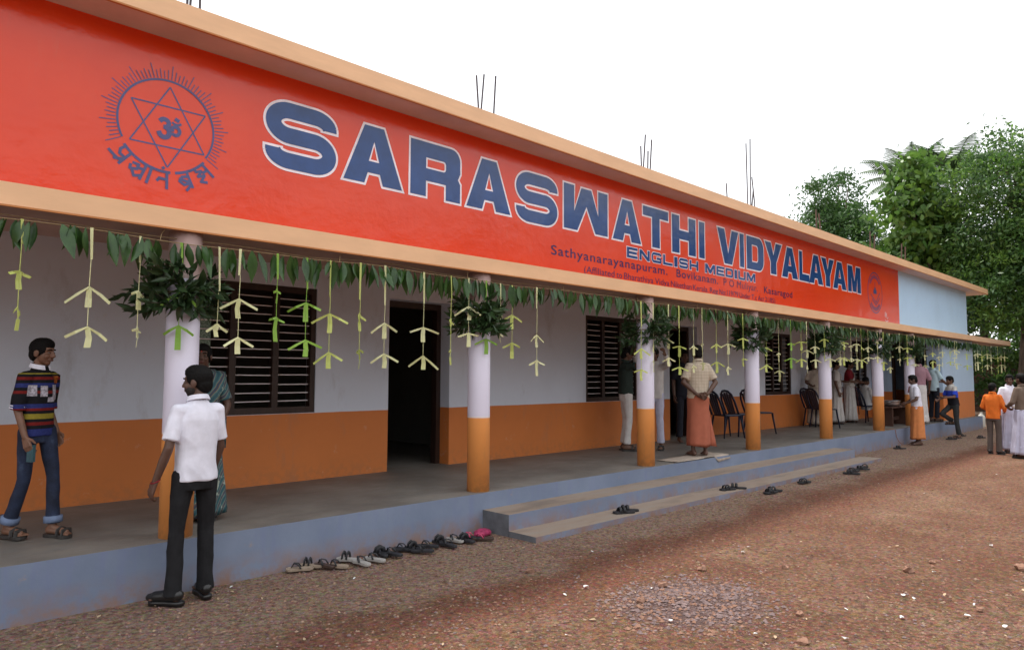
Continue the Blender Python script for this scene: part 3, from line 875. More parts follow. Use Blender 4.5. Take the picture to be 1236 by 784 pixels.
MAT['bark'] = PM('grey_brown_bark', (0.10, 0.075, 0.055), 0.95, 0.35, 6, 0.6, 14, stretch=(2, 2, 0.5), dist=0.03)
MAT['leafA'] = leafm('tree_leaf_dark', (0.026, 0.072, 0.022), (0.065, 0.145, 0.038), 0.45, 0.35, scale=1.2)
MAT['leafB'] = leafm('tree_leaf_mid', (0.042, 0.105, 0.024), (0.092, 0.195, 0.043), 0.45, 0.4, scale=1.2)
MAT['leafC'] = leafm('tree_leaf_light', (0.075, 0.165, 0.03), (0.15, 0.28, 0.05), 0.45, 0.45, scale=1.2)

def tree(name, label, base, ells, trunk, nclump, per, spread, size, mats, aspect=0.42, droop=0.35, limbs=10):
    t = thing(name, label, 'tree', base)
    m = MB()
    bx = Vector((0, 0, 0))
    top = Vector(trunk[0])
    mid = top * 0.5 + Vector((trunk[1] * 0.8, -trunk[1] * 0.5, 0))
    m.tube([(0, 0, -0.2), mid * 0.5, mid, top], [trunk[1] * 1.5, trunk[1] * 1.1, trunk[1] * 0.9, trunk[1] * 0.5], 10)
    for k in range(limbs):
        e = ells[k % len(ells)]
        u = Vector(rng.normal(size=3)).normalized()
        end = Vector(e[0]) + Vector((u.x * e[1][0], u.y * e[1][1], abs(u.z) * e[1][2])) * 0.75
        st = mid.lerp(top, rng.uniform(0.1, 0.95))
        md = st.lerp(end, 0.5) + Vector((0, 0, 0.25))
        m.tube([st, md, end], [trunk[1] * 0.42, trunk[1] * 0.26, trunk[1] * 0.07], 6)
    m.build('trunk', MAT['bark'], t, smooth=True)
    pts, mi = clumps(ells, nclump, per, spread)
    o = bpy.data.objects.new('crown', leaf_mesh('crown', mats, pts, size, aspect, droop, mi=mi)); link(o, t)
    return t
LA, LB, LC = MAT['leafA'], MAT['leafB'], MAT['leafC']
tree('mango_tree', 'dense dark round-crowned tree rising behind the roof, farthest from the red sign end', (33.7, 12.9, 0),
     [((0, 0, 7.6), (2.3, 2.4, 2.2)), ((-.3, 1.0, 6.6), (2.0, 1.8, 1.6)), ((.3, -.2, 9.6), (1.7, 1.5, 1.6)), ((0, -.8, 6.2), (1.8, 1.5, 1.6))], ((0.1, 0, 7.2), 0.20), 330, 105, 0.34, 0.175, [LA, LA, LB])
tree('broadleaf_tree', 'slender tree with large pale leaves standing at the building end', (30.6, 8.5, 0),
     [((0, 0, 8.2), (1.3, 1.2, 1.7)), ((0, .7, 6.2), (1.3, 1.2, 1.2)), ((.2, -.6, 6.8), (1.3, 1.1, 1.2)), ((0, .2, 4.6), (1.4, 1.5, 1.0)), ((0, -.2, 9.6), (.9, .9, .8))], ((0, 0, 8.6), 0.13), 230, 30, 0.34, 0.27, [LB, LC, LC], 0.62, 0.6, 12)
tree('jungle_tree', 'tallest leafy tree filling the corner beyond the canopy end', (30.4, 5.2, 0),
     [((0, 0, 8.3), (2.2, 2.0, 1.7)), ((0, -.9, 6.2), (2.4, 2.2, 1.7)), ((0, .4, 4.4), (2.2, 1.9, 1.3)), ((.2, .2, 9.6), (1.1, 1.0, 1.0)), ((0, .95, 6.4), (1.7, 1.3, 1.6)), ((0, -2.6, 8.4), (2.0, 1.8, 1.8))], ((0, -.2, 7.6), 0.22), 430, 115, 0.36, 0.15, [LA, LB, LC], limbs=16)
tree('unseen_tree', 'unseen leafy tree added out past the yard edge, right of the tallest tree', (31.5, 0.5, 0),
     [((0, 0, 7.6), (2.6, 2.6, 2.2)), ((0, 1.2, 5.6), (2.2, 2.0, 1.7)), ((0, -1.5, 6.2), (2.2, 2.2, 1.9))], ((0, 0, 7.0), 0.22), 170, 60, 0.42, 0.22, [LA, LB, LB], limbs=12)  # out of view, added for its reflection in the sign wall and its shading
tree('back_tree', 'dark tree far behind, seen between the trunks under the canopy end', (39.0, 8.2, 0),
     [((0, 0, 5.6), (2.5, 3.2, 2.6)), ((0, -2.8, 4.6), (2.2, 2.2, 2.4)), ((0, 2.0, 8.0), (2.0, 2.0, 2.2))], ((0, 0, 5.5), 0.2), 210, 60, 0.42, 0.24, [LA, LA, LB])
# understorey shrubs at the boundary
def shrub(base, h, w, label, n=55, mats=(LA, LB, LC)):
    t = thing('shrub', label, 'shrub', base, group='shrubs along the far boundary')
    m = MB()
    for k in range(6):
        a = 2 * math.pi * k / 6
        m.tube([(0.05 * math.cos(a), 0.05 * math.sin(a), -0.1), (w * .3 * math.cos(a), w * .3 * math.sin(a), h * .45), (w * .6 * math.cos(a), w * .6 * math.sin(a), h * .8)], [0.03, 0.02, 0.008], 5)
    m.build('stem', MAT['bark'], t)
    pts, mi = clumps([((0, 0, h * .55), (w, w, h * .45)), ((0, w * .3, h * .75), (w * .7, w * .7, h * .3))], n, 45, 0.26)
    pts[:, 2] = np.maximum(pts[:, 2], 0.15)
    o = bpy.data.objects.new('foliage', leaf_mesh('foliage', list(mats), pts, 0.19, 0.45, 0.3, mi=mi)); link(o, t)
shrub((34.2, 7.9, 0), 3.2, 1.1, 'bright green shrub just past the canopy tip')
shrub((34.8, 5.9, 0), 3.8, 1.4, 'tall shrub under the tallest tree', 80)
shrub((35.4, 3.8, 0), 3.2, 1.5, 'shrub rising behind the three men at the yard side', 80)
shrub((33.5, 10.6, 0), 4.2, 1.4, 'dark shrub hard behind the building end wall', 70, (LA, LA, LB))

# coconut palms behind
def palm(label, base, h, lean, seed, nf=17, fl=3.4):
    r_ = random.Random(seed)
    t = thing('coconut_palm', label, 'palm tree', base, group='coconut palms behind the roof')
    m = MB(); m.tube([(0, 0, -.2), (lean[0] * .3, lean[1] * .3, h * .35), (lean[0] * .7, lean[1] * .7, h * .7), (lean[0], lean[1], h)], [.2, .15, .13, .11], 10)
    m.build('trunk', MAT['bark'], t, smooth=True)
    for k in range(nf):
        az = 2 * math.pi * k / nf + r_.uniform(-.2, .2)
        el = r_.uniform(0.25, 1.4)
        m = MB(); pts = []
        L = fl * r_.uniform(.8, 1.1)
        p = Vector((lean[0], lean[1], h)); e = el
        for i in range(11):
            pts.append(p.copy())
            d = Vector((math.cos(az) * math.cos(e), math.sin(az) * math.cos(e), math.sin(e)))
            p = p + d * L / 10; e -= 0.125
        m.tube(pts, [.03 - .0024 * i for i in range(11)], 5)
        sd = Vector((-math.sin(az), math.cos(az), 0))
        for i in range(1, 10):
            for f in (0.0, .33, .66):
                q_ = pts[i].lerp(pts[i + 1], f) if i < 10 else pts[i]
                d = (pts[min(i + 1, 10)] - pts[i - 1]).normalized()
                ll = 0.85 * math.sin(math.pi * min(.95, .12 + (i + f) / 11))
                for sg in (-1, 1):
                    tip = q_ + (d * .55 + sd * sg * .75 + Vector((0, 0, -.45))).normalized() * ll
                    m.strip(q_, tip, .075, .03, d, .005)
        m.build('frond', MAT['palmleaf'], t)
MAT['palmleaf'] = leafm('coconut_frond', (0.08, 0.16, 0.05), (0.16, 0.26, 0.10), 0.45, 0.4, scale=0.8)
palm('coconut palm whose fronds rise behind the broadleaf tree', (38.4, 10.9, 0), 10.9, (.1, -.2), 3, 19, 3.0)
palm('coconut palm topping the gap between the pale-leaved tree and the tallest tree', (39.0, 9.2, 0), 11.2, (.1, -.1), 8, 17, 3.0)

# the wood that rings the rest of the yard (out of the picture, mirrored in the glossy sign wall)
TL = []
for a in np.arange(-150, 6, 4.5):
    rr = rng.uniform(25, 31); cx, cy = rr * math.cos(R(a)), rr * math.sin(R(a))
    hh = rng.uniform(8.0, 10.5) if a > -95 else rng.uniform(6.5, 8.5)
    TL.append(((cx, cy, hh * .55), (2.2, 2.2, hh * .45)))
pts, mi = clumps(TL, 1000, 30, .6)
o = bpy.data.objects.new('treeline', leaf_mesh('treeline', [LA, LA, LB], pts, .42, .6, .3, mi=mi)); link(o)
tag(o, 'dark wood ringing the open side of the yard', 'trees', kind='stuff')

# laterite boundary wall
def laterite():
    m, n, l, b = nodes('weathered_laterite_blocks')
    v = coord(n)
    mp = n.new('ShaderNodeMapping'); mp.inputs['Rotation'].default_value = (R(90), 0, R(90)); l.new(v, mp.inputs['Vector'])
    br = n.new('ShaderNodeTexBrick'); br.inputs['Scale'].default_value = 1.0; br.inputs['Brick Width'].default_value = .42; br.inputs['Row Height'].default_value = .22; br.inputs['Mortar Size'].default_value = .015
    br.inputs['Color1'].default_value = (.13, .06, .04, 1); br.inputs['Color2'].default_value = (.085, .045, .032, 1); br.inputs['Mortar'].default_value = (.03, .022, .018, 1)
    l.new(mp.outputs['Vector'], br.inputs['Vector'])
    c = mixc(n, l, ramp(n, l, noise(n, l, v, 2.0, 6), [(.4, 0.), (.7, .7)]), br.outputs['Color'], (.03, .04, .022))
    l.new(c, b.inputs['Base Color']); b.inputs['Roughness'].default_value = .95
    bumpn(n, l, b, br.outputs['Fac'], -.6, .03)
    return m
MAT['laterite'] = laterite()
m = MB(); m.box(38.0, 38.4, -22, 30, -.2, 2.3); m.box(37.95, 38.45, -22, 30, 2.3, 2.42)
bw = m.build('boundary_wall', MAT['laterite'])
tag(bw, 'dark weathered laterite block wall closing the yard under the trees', 'wall')

# ------------------------------------------------------------------ garland of mango leaves under the canopy edge
def mango_leaf(L, W, curl, fold, seg=5):
    m = MB()
    rows = []
    prof = [0.12, 0.75, 1.0, 0.85, 0.45, 0.02]
    for i in range(seg + 1):
        t = i / seg
        z = -L * t * (1 - 0.10 * abs(curl) * t); y = curl * L * 0.35 * t * t
        w = W / 2 * prof[i]
        rows.append([(-w, y - fold * w, z), (0, y, z), (w, y - fold * w, z)])
    v = [p for r_ in rows for p in r_]
    f = []
    for i in range(seg):
        a = i * 3
        f += [(a, a + 1, a + 4, a + 3), (a + 1, a + 2, a + 5, a + 4)]
    return m.add(v, f)
LV = [mango_leaf(L, W, c, f).mesh('leaf', MAT['mango'], True) for (L, W, c, f) in ((.235, .070, .5, .6), (.265, .074, -.3, .7), (.22, .066, .9, .5), (.245, .080, .15, .4), (.21, .062, -.7, .8))]
GY = 5.435
def gz(x): return 2.535 + 0.010 * math.sin(x * 2.1) + 0.006 * math.sin(x * 5.3 + 1)
G_ = thing('leaf_garland', 'string of green mango leaves hung along the canopy edge', 'garland')
m = MB(); m.tube([(x, GY, gz(x)) for x in np.arange(-1.0, 29.7, 0.25)], 0.0035, 5); m.build('cord', MAT['string'], G_)
m = MB(); m.tube([(x, GY + .06, gz(x) + .035 + .01 * math.sin(x * 3.7)) for x in np.arange(-1.0, 29.7, 0.25)], 0.003, 5); m.build('cord', MAT['string'], G_)
for x in np.arange(0.3, 29, 1.48):
    m = MB(); m.tube([(x, GY, gz(x)), (x + .02, GY + .03, gz(x) + .06), (x + .05, GY + .02, 2.63)], 0.003, 5); m.build('tie', MAT['string'], G_)
xs = []
x = 0.55
while x < 29.6:
    k = random.choice([5, 6, 8]) if x < 2.6 else random.choice([7, 9, 12])
    for _ in range(k):
        xs.append(x); x += random.uniform(.020, .045) if x < 6 else random.uniform(.03, .06)
    x += random.uniform(.05, .15) if x < 2.6 else (random.uniform(.0, .07) if x < 7 else 0)
rest = MB()
for i, x in enumerate(xs):
    me = LV[random.randrange(5)]
    rot = Matrix.Rotation(random.uniform(-.9, .9) + (math.pi if random.random() < .35 else 0), 4, 'Z') @ Matrix.Rotation(random.uniform(-.28, .28), 4, 'Y') @ Matrix.Rotation(random.uniform(-.35, .25), 4, 'X')
    sc_ = random.uniform(.8, 1.08)
    M4 = Matrix.Translation((x, GY + random.uniform(-.02, .05), gz(x) + .004)) @ rot @ Matrix.Scale(sc_, 4)
    if i < 300:
        o = bpy.data.objects.new('leaf', me); link(o, G_); o.matrix_local = M4
    else:
        rest.add([M4 @ v.co for v in me.vertices], [tuple(p.vertices) for p in me.polygons])
o = rest.build('leaves', MAT['mango'], G_, smooth=True); o['kind'] = 'stuff'

# ------------------------------------------------------------------ palm-leaf arrow streamers
ST = [(0.97, 2.23, 1.99, 1.84), (1.38, 2.16, 1.88, 1.74), (1.7, 2.16, 1.89, 1.75), (1.99, 2.18, 1.92, 1.74), (2.28, None, 1.95, 1.85), (2.45, 2.16, 1.85, 1.72), (2.77, 2.27, 2.03, 1.83), (3.04, 2.17, 1.85, 1.71), (3.27, 2.09, 1.75, 1.61), (3.58, 2.12, 1.78, 1.61), (3.85, 2.04, 1.75, 1.62), (4.31, 2.02, 1.74, 1.61), (4.66, 2.13, 1.82, 1.66), (4.9, 2.27, 1.99, 1.85), (5.15, 2.23, 1.94, 1.78), (5.36, 2.26, 2.03, 1.91), (5.54, 2.22, 1.91, 1.74), (5.94, 2.02, 1.73, 1.55), (7.99, 1.92, 1.64, 1.49), (8.28, 1.99, 1.76, 1.6), (8.66, 2.06, 1.81, 1.69), (8.93, 1.98, 1.68, 1.57), (9.32, 2.0, 1.71, 1.6), (9.57, 2.04, 1.75, 1.64), (9.98, 2.05, 1.77, 1.6), (10.34, 2.06, 1.7, 1.57), (10.84, 2.17, 1.84, 1.71), (11.66, 2.04, 1.75, 1.62), (12.13, 1.96, 1.65, 1.46), (12.63, 2.15, 1.88, 1.69), (13.06, 2.19, 1.87, 1.72), (13.31, 2.04, 1.75, 1.61), (13.69, 2.12, 1.87, 1.71), (14.13, 2.28, 1.96, 1.84), (14.4, 2.16, 1.9, 1.73), (14.92, 2.23, 1.94, 1.77), (15.12, 2.25, 1.94, 1.77), (15.5, 2.19, 1.95, 1.85), (15.83, 2.24, 1.92, 1.69), (16.1, 2.21, 1.91, 1.73), (16.51, 2.19, 1.97, 1.88), (17.09, 2.33, 2.0, 1.85), (17.48, 2.18, 1.88, 1.69), (17.89, 2.04, 1.77, 1.63), (18.61, 2.27, 1.98, 1.81), (19.17, 2.25, 2.02, 1.82), (19.74, 2.18, 1.87, 1.8), (20.62, 2.14, 1.89, 1.73), (21.33, 2.15, 1.9, 1.73), (21.75, 2.16, 1.9, 1.74), (22.15, 2.17, 1.91, 1.74), (22.82, 2.19, 1.92, 1.75), (23.32, 2.2, 1.93, 1.75), (23.65, 2.21, 1.93, 1.75), (24.7, 2.23, 1.94, 1.76), (25.7, 2.25, 1.96, 1.77), (25.96, 2.26, 1.96, 1.77), (26.64, 2.27, 1.97, 1.77), (27.19, 2.29, 1.98, 1.78), (27.77, 2.3, 1.99, 1.78), (28.67, 2.32, 2.0, 1.79), (29.14, 2.33, 2.0, 1.79), (29.63, 2.34, 2.01, 1.79)]
SY = 5.415
kS = SY / 5.6
GREEN = {3, 6, 7, 14, 29}
YEL = {0, 8, 9, 12, 16, 18, 21, 26}
WIDE = {1: 0, 3: .0, 7: .15, 8: .0, 10: .2, 11: .1, 14: .05, 17: .9, 5: .7, 13: .3, 18: .6}
NARROW = {0, 2, 6, 9, 12, 15, 19, 23}
def arrow(z0, z1, w, rz, spread, mat, parent):
    """one folded-leaf arrow: a stem strip and two slanting wings"""
    m = MB()
    L = z0 - z1
    bx_ = random.uniform(-.012, .012)
    zm = (z0 + z1) / 2
    m.strip((0, 0, z0), (bx_, .004, zm), w * 1.25, w * 1.4, (1, random.uniform(-.2, .2), 0), .003)
    m.strip((bx_, .004, zm), (bx_ * .4, -.002, z1), w * 1.4, w * 1.5, (1, random.uniform(-.3, .3), 0), .003)
    dr = random.uniform(.28, .75)
    for sg in (-1, 1):
        sp_ = spread * random.uniform(.85, 1.1); d2 = dr + random.uniform(-.12, .12)
        md = (sg * sp_ * .52, .010 * sg + random.uniform(-.008, .008), z0 - sp_ * .52 * d2 * .95)
        tip = (sg * sp_, random.uniform(-.03, .03), z0 - sp_ * d2 * random.uniform(.97, 1.06))
        sdv = (sg * .5, random.uniform(-.35, .35), .85)
        m.strip((0, .003 * sg, z0 + .002), md, w * .45, w * .72, sdv, .003)
        m.strip(md, tip, w * .72, w * .66, (sg * .5, random.uniform(-.5, .5), .85), .003)
    return m.build('arrow', mat, parent, rz=rz)
for i, (X, za, zb, zc) in enumerate(ST):
    X *= kS; za = None if za is None else 1.57 + (za - 1.57) * kS; zb = 1.57 + (zb - 1.57) * kS; zc = 1.57 + (zc - 1.57) * kS
    if i > 46:
        j_ = random.uniform(-.12, .12); za += j_; zb += j_ + random.uniform(-.05, .05); zc += j_ + random.uniform(-.04, .04); X += random.uniform(-.12, .12)
    key = 'palm_green' if i in GREEN else ('palm_yellow' if i in YEL or (i > 18 and i % 3 == 0) else 'palm_pale')
    word = {'palm_green': 'bright green', 'palm_yellow': 'yellow-green', 'palm_pale': 'pale yellow'}[key]
    t = thing('palm_leaf_streamer', '%s palm-leaf arrow streamer, %s from the near end of the canopy edge' % (word, ordinal(i)), 'streamer', (X, SY, 0), 0, 'palm-leaf streamers along the canopy edge')
    top = gz(X) + .005
    m = MB()
    zt = zb if za is None else za
    zs = top - (top - zt) * random.uniform(.35, .75)
    m.strip((0, 0, top), (random.uniform(-.01, .012), 0, zs), .020, .014, (1, random.uniform(-.6, .6), 0), .002)
    m.tube([(.004, 0, zs), (.0, 0, zt), (0, 0, zb)], .0028, 5)
    m.build('stalk', MAT[key], t)
    # wings face the yard; some streamers have twisted edge-on
    base = R(-45) + math.pi / 2 if False else R(-44)
    for (zz, zlow) in ((za, None if za is None else za - min(.16, .5 * (za - zb))), (zb, zc)):
        if zz is None: continue
        if i in NARROW: tw = base + R(random.choice([-72, 70, 78]))
        elif i in WIDE: tw = base + WIDE[i]
        else: tw = base + random.uniform(-.95, .95)
        arrow(zz, zlow, .028 if i < 19 else .027, tw, (random.uniform(.12, .16) if i in WIDE else random.uniform(.075, .125)), MAT[key], t)

# ------------------------------------------------------------------ leafy bunches tied round the pillars
PORD = ['nearest', 'second', 'third', 'fourth', 'fifth', 'sixth', 'seventh']
def bunch(i, x):
    t = thing('leaf_bunch', 'dark leafy twig bunch tied round the %s pillar%s' % (PORD[i], '' if i == 0 else ' from the near end'), 'leaf bunch', (x, YPIL, 2.15), 0, 'leaf bunches tied round the pillars')
    m = MB()
    P, N = [], []
    bs_ = [.98, .85, .95, .98, .85, .9, .85][i]; skew = Vector([(-.10, .02, 0), (-.02, 0, 0), (0, 0, 0), (.03, 0, 0), (-.03, 0, 0), (0, 0, 0), (0, 0, 0)][i])
    for k in range(62 + int(rng.integers(-8, 9))):
        az = rng.uniform(0, 2 * math.pi)
        el = rng.uniform(-.6, .8)
        L = rng.uniform(.10, .23) * bs_
        st = Vector((.115 * math.cos(az), .115 * math.sin(az), rng.uniform(-.12, .16)))
        d = Vector((math.cos(az + rng.uniform(-.7, .7)) * math.cos(el), math.sin(az + rng.uniform(-.7, .7)) * math.cos(el), math.sin(el)))
        end = st + d * L + skew * rng.uniform(0, 1)
        m.tube([st, st.lerp(end, .5) + Vector((0, 0, .02)), end], [.005, .004, .002], 5)
        for q_ in np.linspace(.3, 1, 9):
            P.append(st.lerp(end, q_)); N.append(d)
    m.build('twigs', MAT['bark'], t)
    lm = MB()
    for p, d in zip(P, N):
        me = LV[random.randrange(5)]
        dd = (d * .7 + Vector(rng.normal(size=3)) * .65 + Vector((0, 0, -.1))).normalized()
        M4 = Matrix.Translation(p) @ (dd.to_track_quat('-Z', 'Y').to_matrix().to_4x4()) @ Matrix.Rotation(random.uniform(0, 6.28), 4, 'Z') @ Matrix.Scale(random.uniform(.42, .68), 4)
        lm.add([M4 @ v.co for v in me.vertices], [tuple(f.vertices) for f in me.polygons])
    m2 = MB(); ringp = [(.122 * math.cos(a), .122 * math.sin(a), .02) for a in np.linspace(0, 2 * math.pi, 25)]
    m2.tube(ringp, .006, 6); m2.build('tie_cord', MAT['string'], t)
    lm.build('foliage', MAT['bunch'], t, smooth=True)
for i, x in enumerate(PILLX): bunch(i, x)

# ------------------------------------------------------------------ plastic chairs
MAT['chair'] = PM('navy_plastic', (0.012, 0.018, 0.045), 0.35, 0.15, 6, kind='obj')
def chair(label, x, y, phi):
    t = thing('plastic_chair', label, 'chair', (x, y, FZ), phi - math.pi / 2, 'dark plastic chairs against the veranda wall')
    m = MB()                                  # seat: dished slab, forward = +y
    rings = []
    for z, k in ((.415, .97), (.43, 1.0), (.445, .98)):
        rings.append([((.21 * k if False else 1) * .215 * k * math.copysign(abs(math.cos(a)) ** .5, math.cos(a)), .21 * k * math.copysign(abs(math.sin(a)) ** .5, math.sin(a)), z) for a in np.linspace(0, 2 * math.pi, 28, endpoint=False)])
    m.loft(rings); m.build('seat', MAT['chair'], t, smooth=False)
    for sx in (-1, 1):
        for sy in (-1, 1):
            m = MB()
            m.tube([(sx * .185, sy * .175, .43), (sx * .205, sy * .205, .2), (sx * .222, sy * .235, 0.0)], [.028, .022, .017], 8, flat=.6)
            m.build('leg', MAT['chair'], t, smooth=True)
    m = MB()                                  # backrest: arched frame leaning back
    def bp(u, v): return (u, -.20 - .17 * v, .43 + .46 * v)
    arch = [bp(-.20, 0), bp(-.205, .3), bp(-.20, .6), bp(-.165, .85), bp(-.09, .98), bp(0, 1.01), bp(.09, .98), bp(.165, .85), bp(.20, .6), bp(.205, .3), bp(.20, 0)]
    m.tube(arch, .026, 8, flat=.7)
    b = m.build('backrest', MAT['chair'], t, smooth=True)
    for u in (-.11, -.037, .037, .11):
        m = MB(); m.strip(bp(u * .8, .02), bp(u, .96 - abs(u) * .8), .046, .058, (1, 0, 0), .010); m.build('slat', MAT['chair'], b)
chair('dark plastic chair closest to the man in the rust lungi', 12.75, 6.95, R(-25))
chair('dark plastic chair second from the man in the rust lungi', 13.3, 6.95, R(-25))
chair('dark plastic chair mostly hidden behind the fourth pillar', 14.15, 6.98, R(-20))
chair('dark plastic chair left of the pair by the woman in the cream saree', 17.15, 7.0, R(-30))
chair('dark plastic chair right of the pair by the woman in the cream saree', 16.85, 6.72, R(-30))
chair('dark plastic chair the seated person uses beside the sixth pillar', 19.65, 6.75, R(-30))

# ------------------------------------------------------------------ low serving bench and vessel
MAT['bench'] = PM('brown_bench_wood', (0.075, 0.032, 0.02), 0.6, 0.3, 8, 0.2, 40, kind='obj', stretch=(1, 6, 6))
MAT['alu'] = PM('dull_aluminium', (0.55, 0.55, 0.56), 0.32, 0.1, 12, 0.1, 30, kind='obj', metal=0.9)
t = thing('serving_bench', 'low dark brown wooden bench beside the sixth pillar', 'bench', (19.05, 5.95, FZ))
m = MB(); m.box(-.65, .65, -.2, .2, .43, .46); m.build('top', MAT['bench'], t, bevel=.004)
for sx in (-.5, .5):
    m = MB(); m.box(sx - .03, sx + .03, -.17, .17, 0, .43); m.build('leg', MAT['bench'], t)
m = MB(); m.box(-.47, .47, -.012, .012, .12, .2); m.build('stretcher', MAT['bench'], t)
def lathe(prof, seg=32):
    m = MB(); m.loft([[(r_ * math.cos(a), r_ * math.sin(a), z) for a in np.linspace(0, 2 * math.pi, seg, endpoint=False)] for r_, z in prof]); return m
t = thing('cooking_vessel', 'wide shallow aluminium cooking vessel on the low bench', 'vessel', (18.95, 5.93, FZ + .462))
lathe([(.10, 0), (.17, .02), (.195, .07), (.185, .12), (.21, .135), (.21, .142), (.175, .135), (.17, .09), (.12, .04), (.02, .035)]).build('bowl', MAT['alu'], t, smooth=True)
for sg in (-1, 1):
    m = MB(); m.tube([(sg * .19, -.05, .1), (sg * .235, -.03, .11), (sg * .235, .03, .11), (sg * .19, .05, .1)], .008, 6); m.build('handle', MAT['alu'], t, smooth=True)
MAT['whitecloth'] = PM('white_cotton', (0.72, 0.72, 0.76), 0.85, 0.06, 6, 0.15, 60, kind='obj')
# white plastic can by the end of the plinth
MAT['can'] = PM('milky_plastic', (0.62, 0.60, 0.55), 0.45, 0.08, 6, kind='obj')
t = thing('jerry_can', 'milky white plastic can standing at the far end of the plinth', 'can', (26.25, 5.62, -.01), R(15))
m = MB(); rings = []
for z, k in ((0, .9), (.02, 1), (.30, 1), (.36, .82), (.39, .35), (.42, .33)):
    rings.append([(.13 * k * math.copysign(abs(math.cos(a)) ** .55, math.cos(a)), .10 * k * math.copysign(abs(math.sin(a)) ** .55, math.sin(a)), z) for a in np.linspace(0, 2 * math.pi, 24, endpoint=False)])
m.loft(rings); m.build('body', MAT['can'], t, smooth=True)
m = MB(); m.tube([(0, 0, .42), (0, 0, .455)], .036, 14); m.build('cap', MAT['can'], t)
m = MB(); m.tube([(.05, 0, .385), (.075, 0, .43), (.115, 0, .41), (.12, 0, .345)], .012, 8); m.build('handle', MAT['can'], t, smooth=True)
# loose cable hanging over the plinth edge
MAT['cable'] = PM('orange_brown_cable', (0.30, 0.12, 0.06), .6, .1, 8)
m = MB(); m.tube([(17.35, 5.56, FZ + .008), (17.45, 5.44, FZ + .01), (17.48, 5.405, FZ - .01), (17.5, 5.395, FZ - .15), (17.62, 5.39, .1), (17.7, 5.33, .01)], .006, 6)
tag(m.build('cable', MAT['cable'], smooth=True), 'thin brown cable hanging over the plinth edge by the sixth pillar', 'cable')

# ------------------------------------------------------------------ cardboard mat under the man in the lungi
MAT['mat'] = PM('worn_cardboard', (0.40, 0.33, 0.27), .9, .2, 8, .2, 30)
m = MB(); nxm, nym = 16, 8
V_, F_ = [], []
for j in range(nym + 1):
    for i in range(nxm + 1):
        x = 8.55 + 1.45 * i / nxm; y = 5.34 + .42 * j / nym + .05 * i / nxm
        z = FZ + .006 + .008 * (mnoise.noise((x * 4, y * 6, 1)) + .6)
        if y < YP - .004: z = FZ + .006 - (YP - y) * 2.2 if i > 11 else z; y = max(y, YP - .012) if i > 11 else max(y, YP + .003)
        V_.append((x, y, z))
for j in range(nym):
    for i in range(nxm):
        a = j * (nxm + 1) + i; F_.append((a, a + 1, a + nxm + 2, a + nxm + 1))
m.add(V_, F_)
o = m.build('floor_mat', MAT['mat'], smooth=True)
so = o.modifiers.new('thick', 'SOLIDIFY'); so.thickness = .004; so.offset = 1
tag(o, 'flattened cardboard mat under the man in the rust lungi', 'mat')

# ------------------------------------------------------------------ footwear
def sole_outline(L, W):
    pr = [(-.5, 0), (-.47, .24), (-.38, .36), (-.2, .37), (0, .34), (.15, .42), (.3, .5), (.42, .44), (.49, .2), (.5, 0)]
    up = [(W * y_, L * x_) for x_, y_ in pr]
    return up + [(-a, b) for a, b in up[-2:0:-1]]
MAT['sole_black'] = PM('black_rubber', (0.018, 0.018, 0.022), .6, .25, 20, kind='obj')
MAT['sole_tan'] = PM('tan_rubber', (0.30, 0.23, 0.17), .7, .2, 12, kind='obj')
MAT['sole_white'] = PM('grey_white_rubber', (0.36, 0.34, 0.32), .6, .1, 12, kind='obj')
MAT['sole_brown'] = PM('brown_leather', (0.06, 0.034, 0.025), .5, .25, 14, kind='obj')
MAT['strap_pink'] = PM('pink_strap', (0.50, 0.05, 0.13), .5, .15, 12, kind='obj')
def sandal(label, x, y, z, ang, sole, strap, style, group, L=.26, tilt=0.0):
    t = thing('sandal', label, 'sandal', (x, y, z), ang, group)
    t.rotation_euler = (tilt, 0, ang)
    W = L * .38
    ol = sole_outline(L, W)
    m = MB(); m.loft([[(a * k, b * k, h) for a, b in ol] for h, k in ((0, .96), (.004, 1), (.018, 1), (.022, .97))])
    m.build('sole', MAT[sole], t)
    m = MB()
    if style == 'thong':
        for sg in (-1, 1):
            m.tube([(sg * W * .44, -L * .05, .02), (sg * W * .36, L * .05, .05), (sg * W * .12, L * .2, .058), (0, L * .3, .024)], [.009, .010, .009, .006], 6, flat=.5)
    else:
        for yy in ((.02, .2) if style == 'slide' else (.05, .22, -.25)):
            m.tube([(-W * .46, L * yy, .018), (-W * .33, L * yy, .055), (0, L * yy, .068), (W * .33, L * yy, .055), (W * .46, L * yy, .018)], .017, 6, flat=.35)
    m.build('strap', MAT[strap], t, smooth=True)
SH = [(2.883, 5.31), (2.988, 5.33), (3.069, 5.25), (3.144, 5.18), (3.318, 5.29), (3.336, 5.117), (3.48, 5.147), (3.616, 5.253), (3.687, 5.185), (3.866, 5.264), (3.935, 5.21), (3.944, 5.10), (4.092, 5.206), (4.256, 5.226), (4.244, 5.101), (4.415, 5.214), (4.476, 5.13), (4.58, 5.18), (4.655, 5.087)]
ST_ = ['sole_tan', 'sole_tan', 'sole_brown', 'sole_tan', 'sole_white', 'sole_white', 'sole_white', 'sole_black', 'sole_black', 'sole_black', 'sole_black', 'sole_black', 'sole_black', 'sole_black', 'sole_black', 'sole_white', 'sole_black', 'sole_black', 'sole_brown']
COLW = {'sole_tan': 'tan', 'sole_brown': 'brown', 'sole_white': 'whitish', 'sole_black': 'black'}
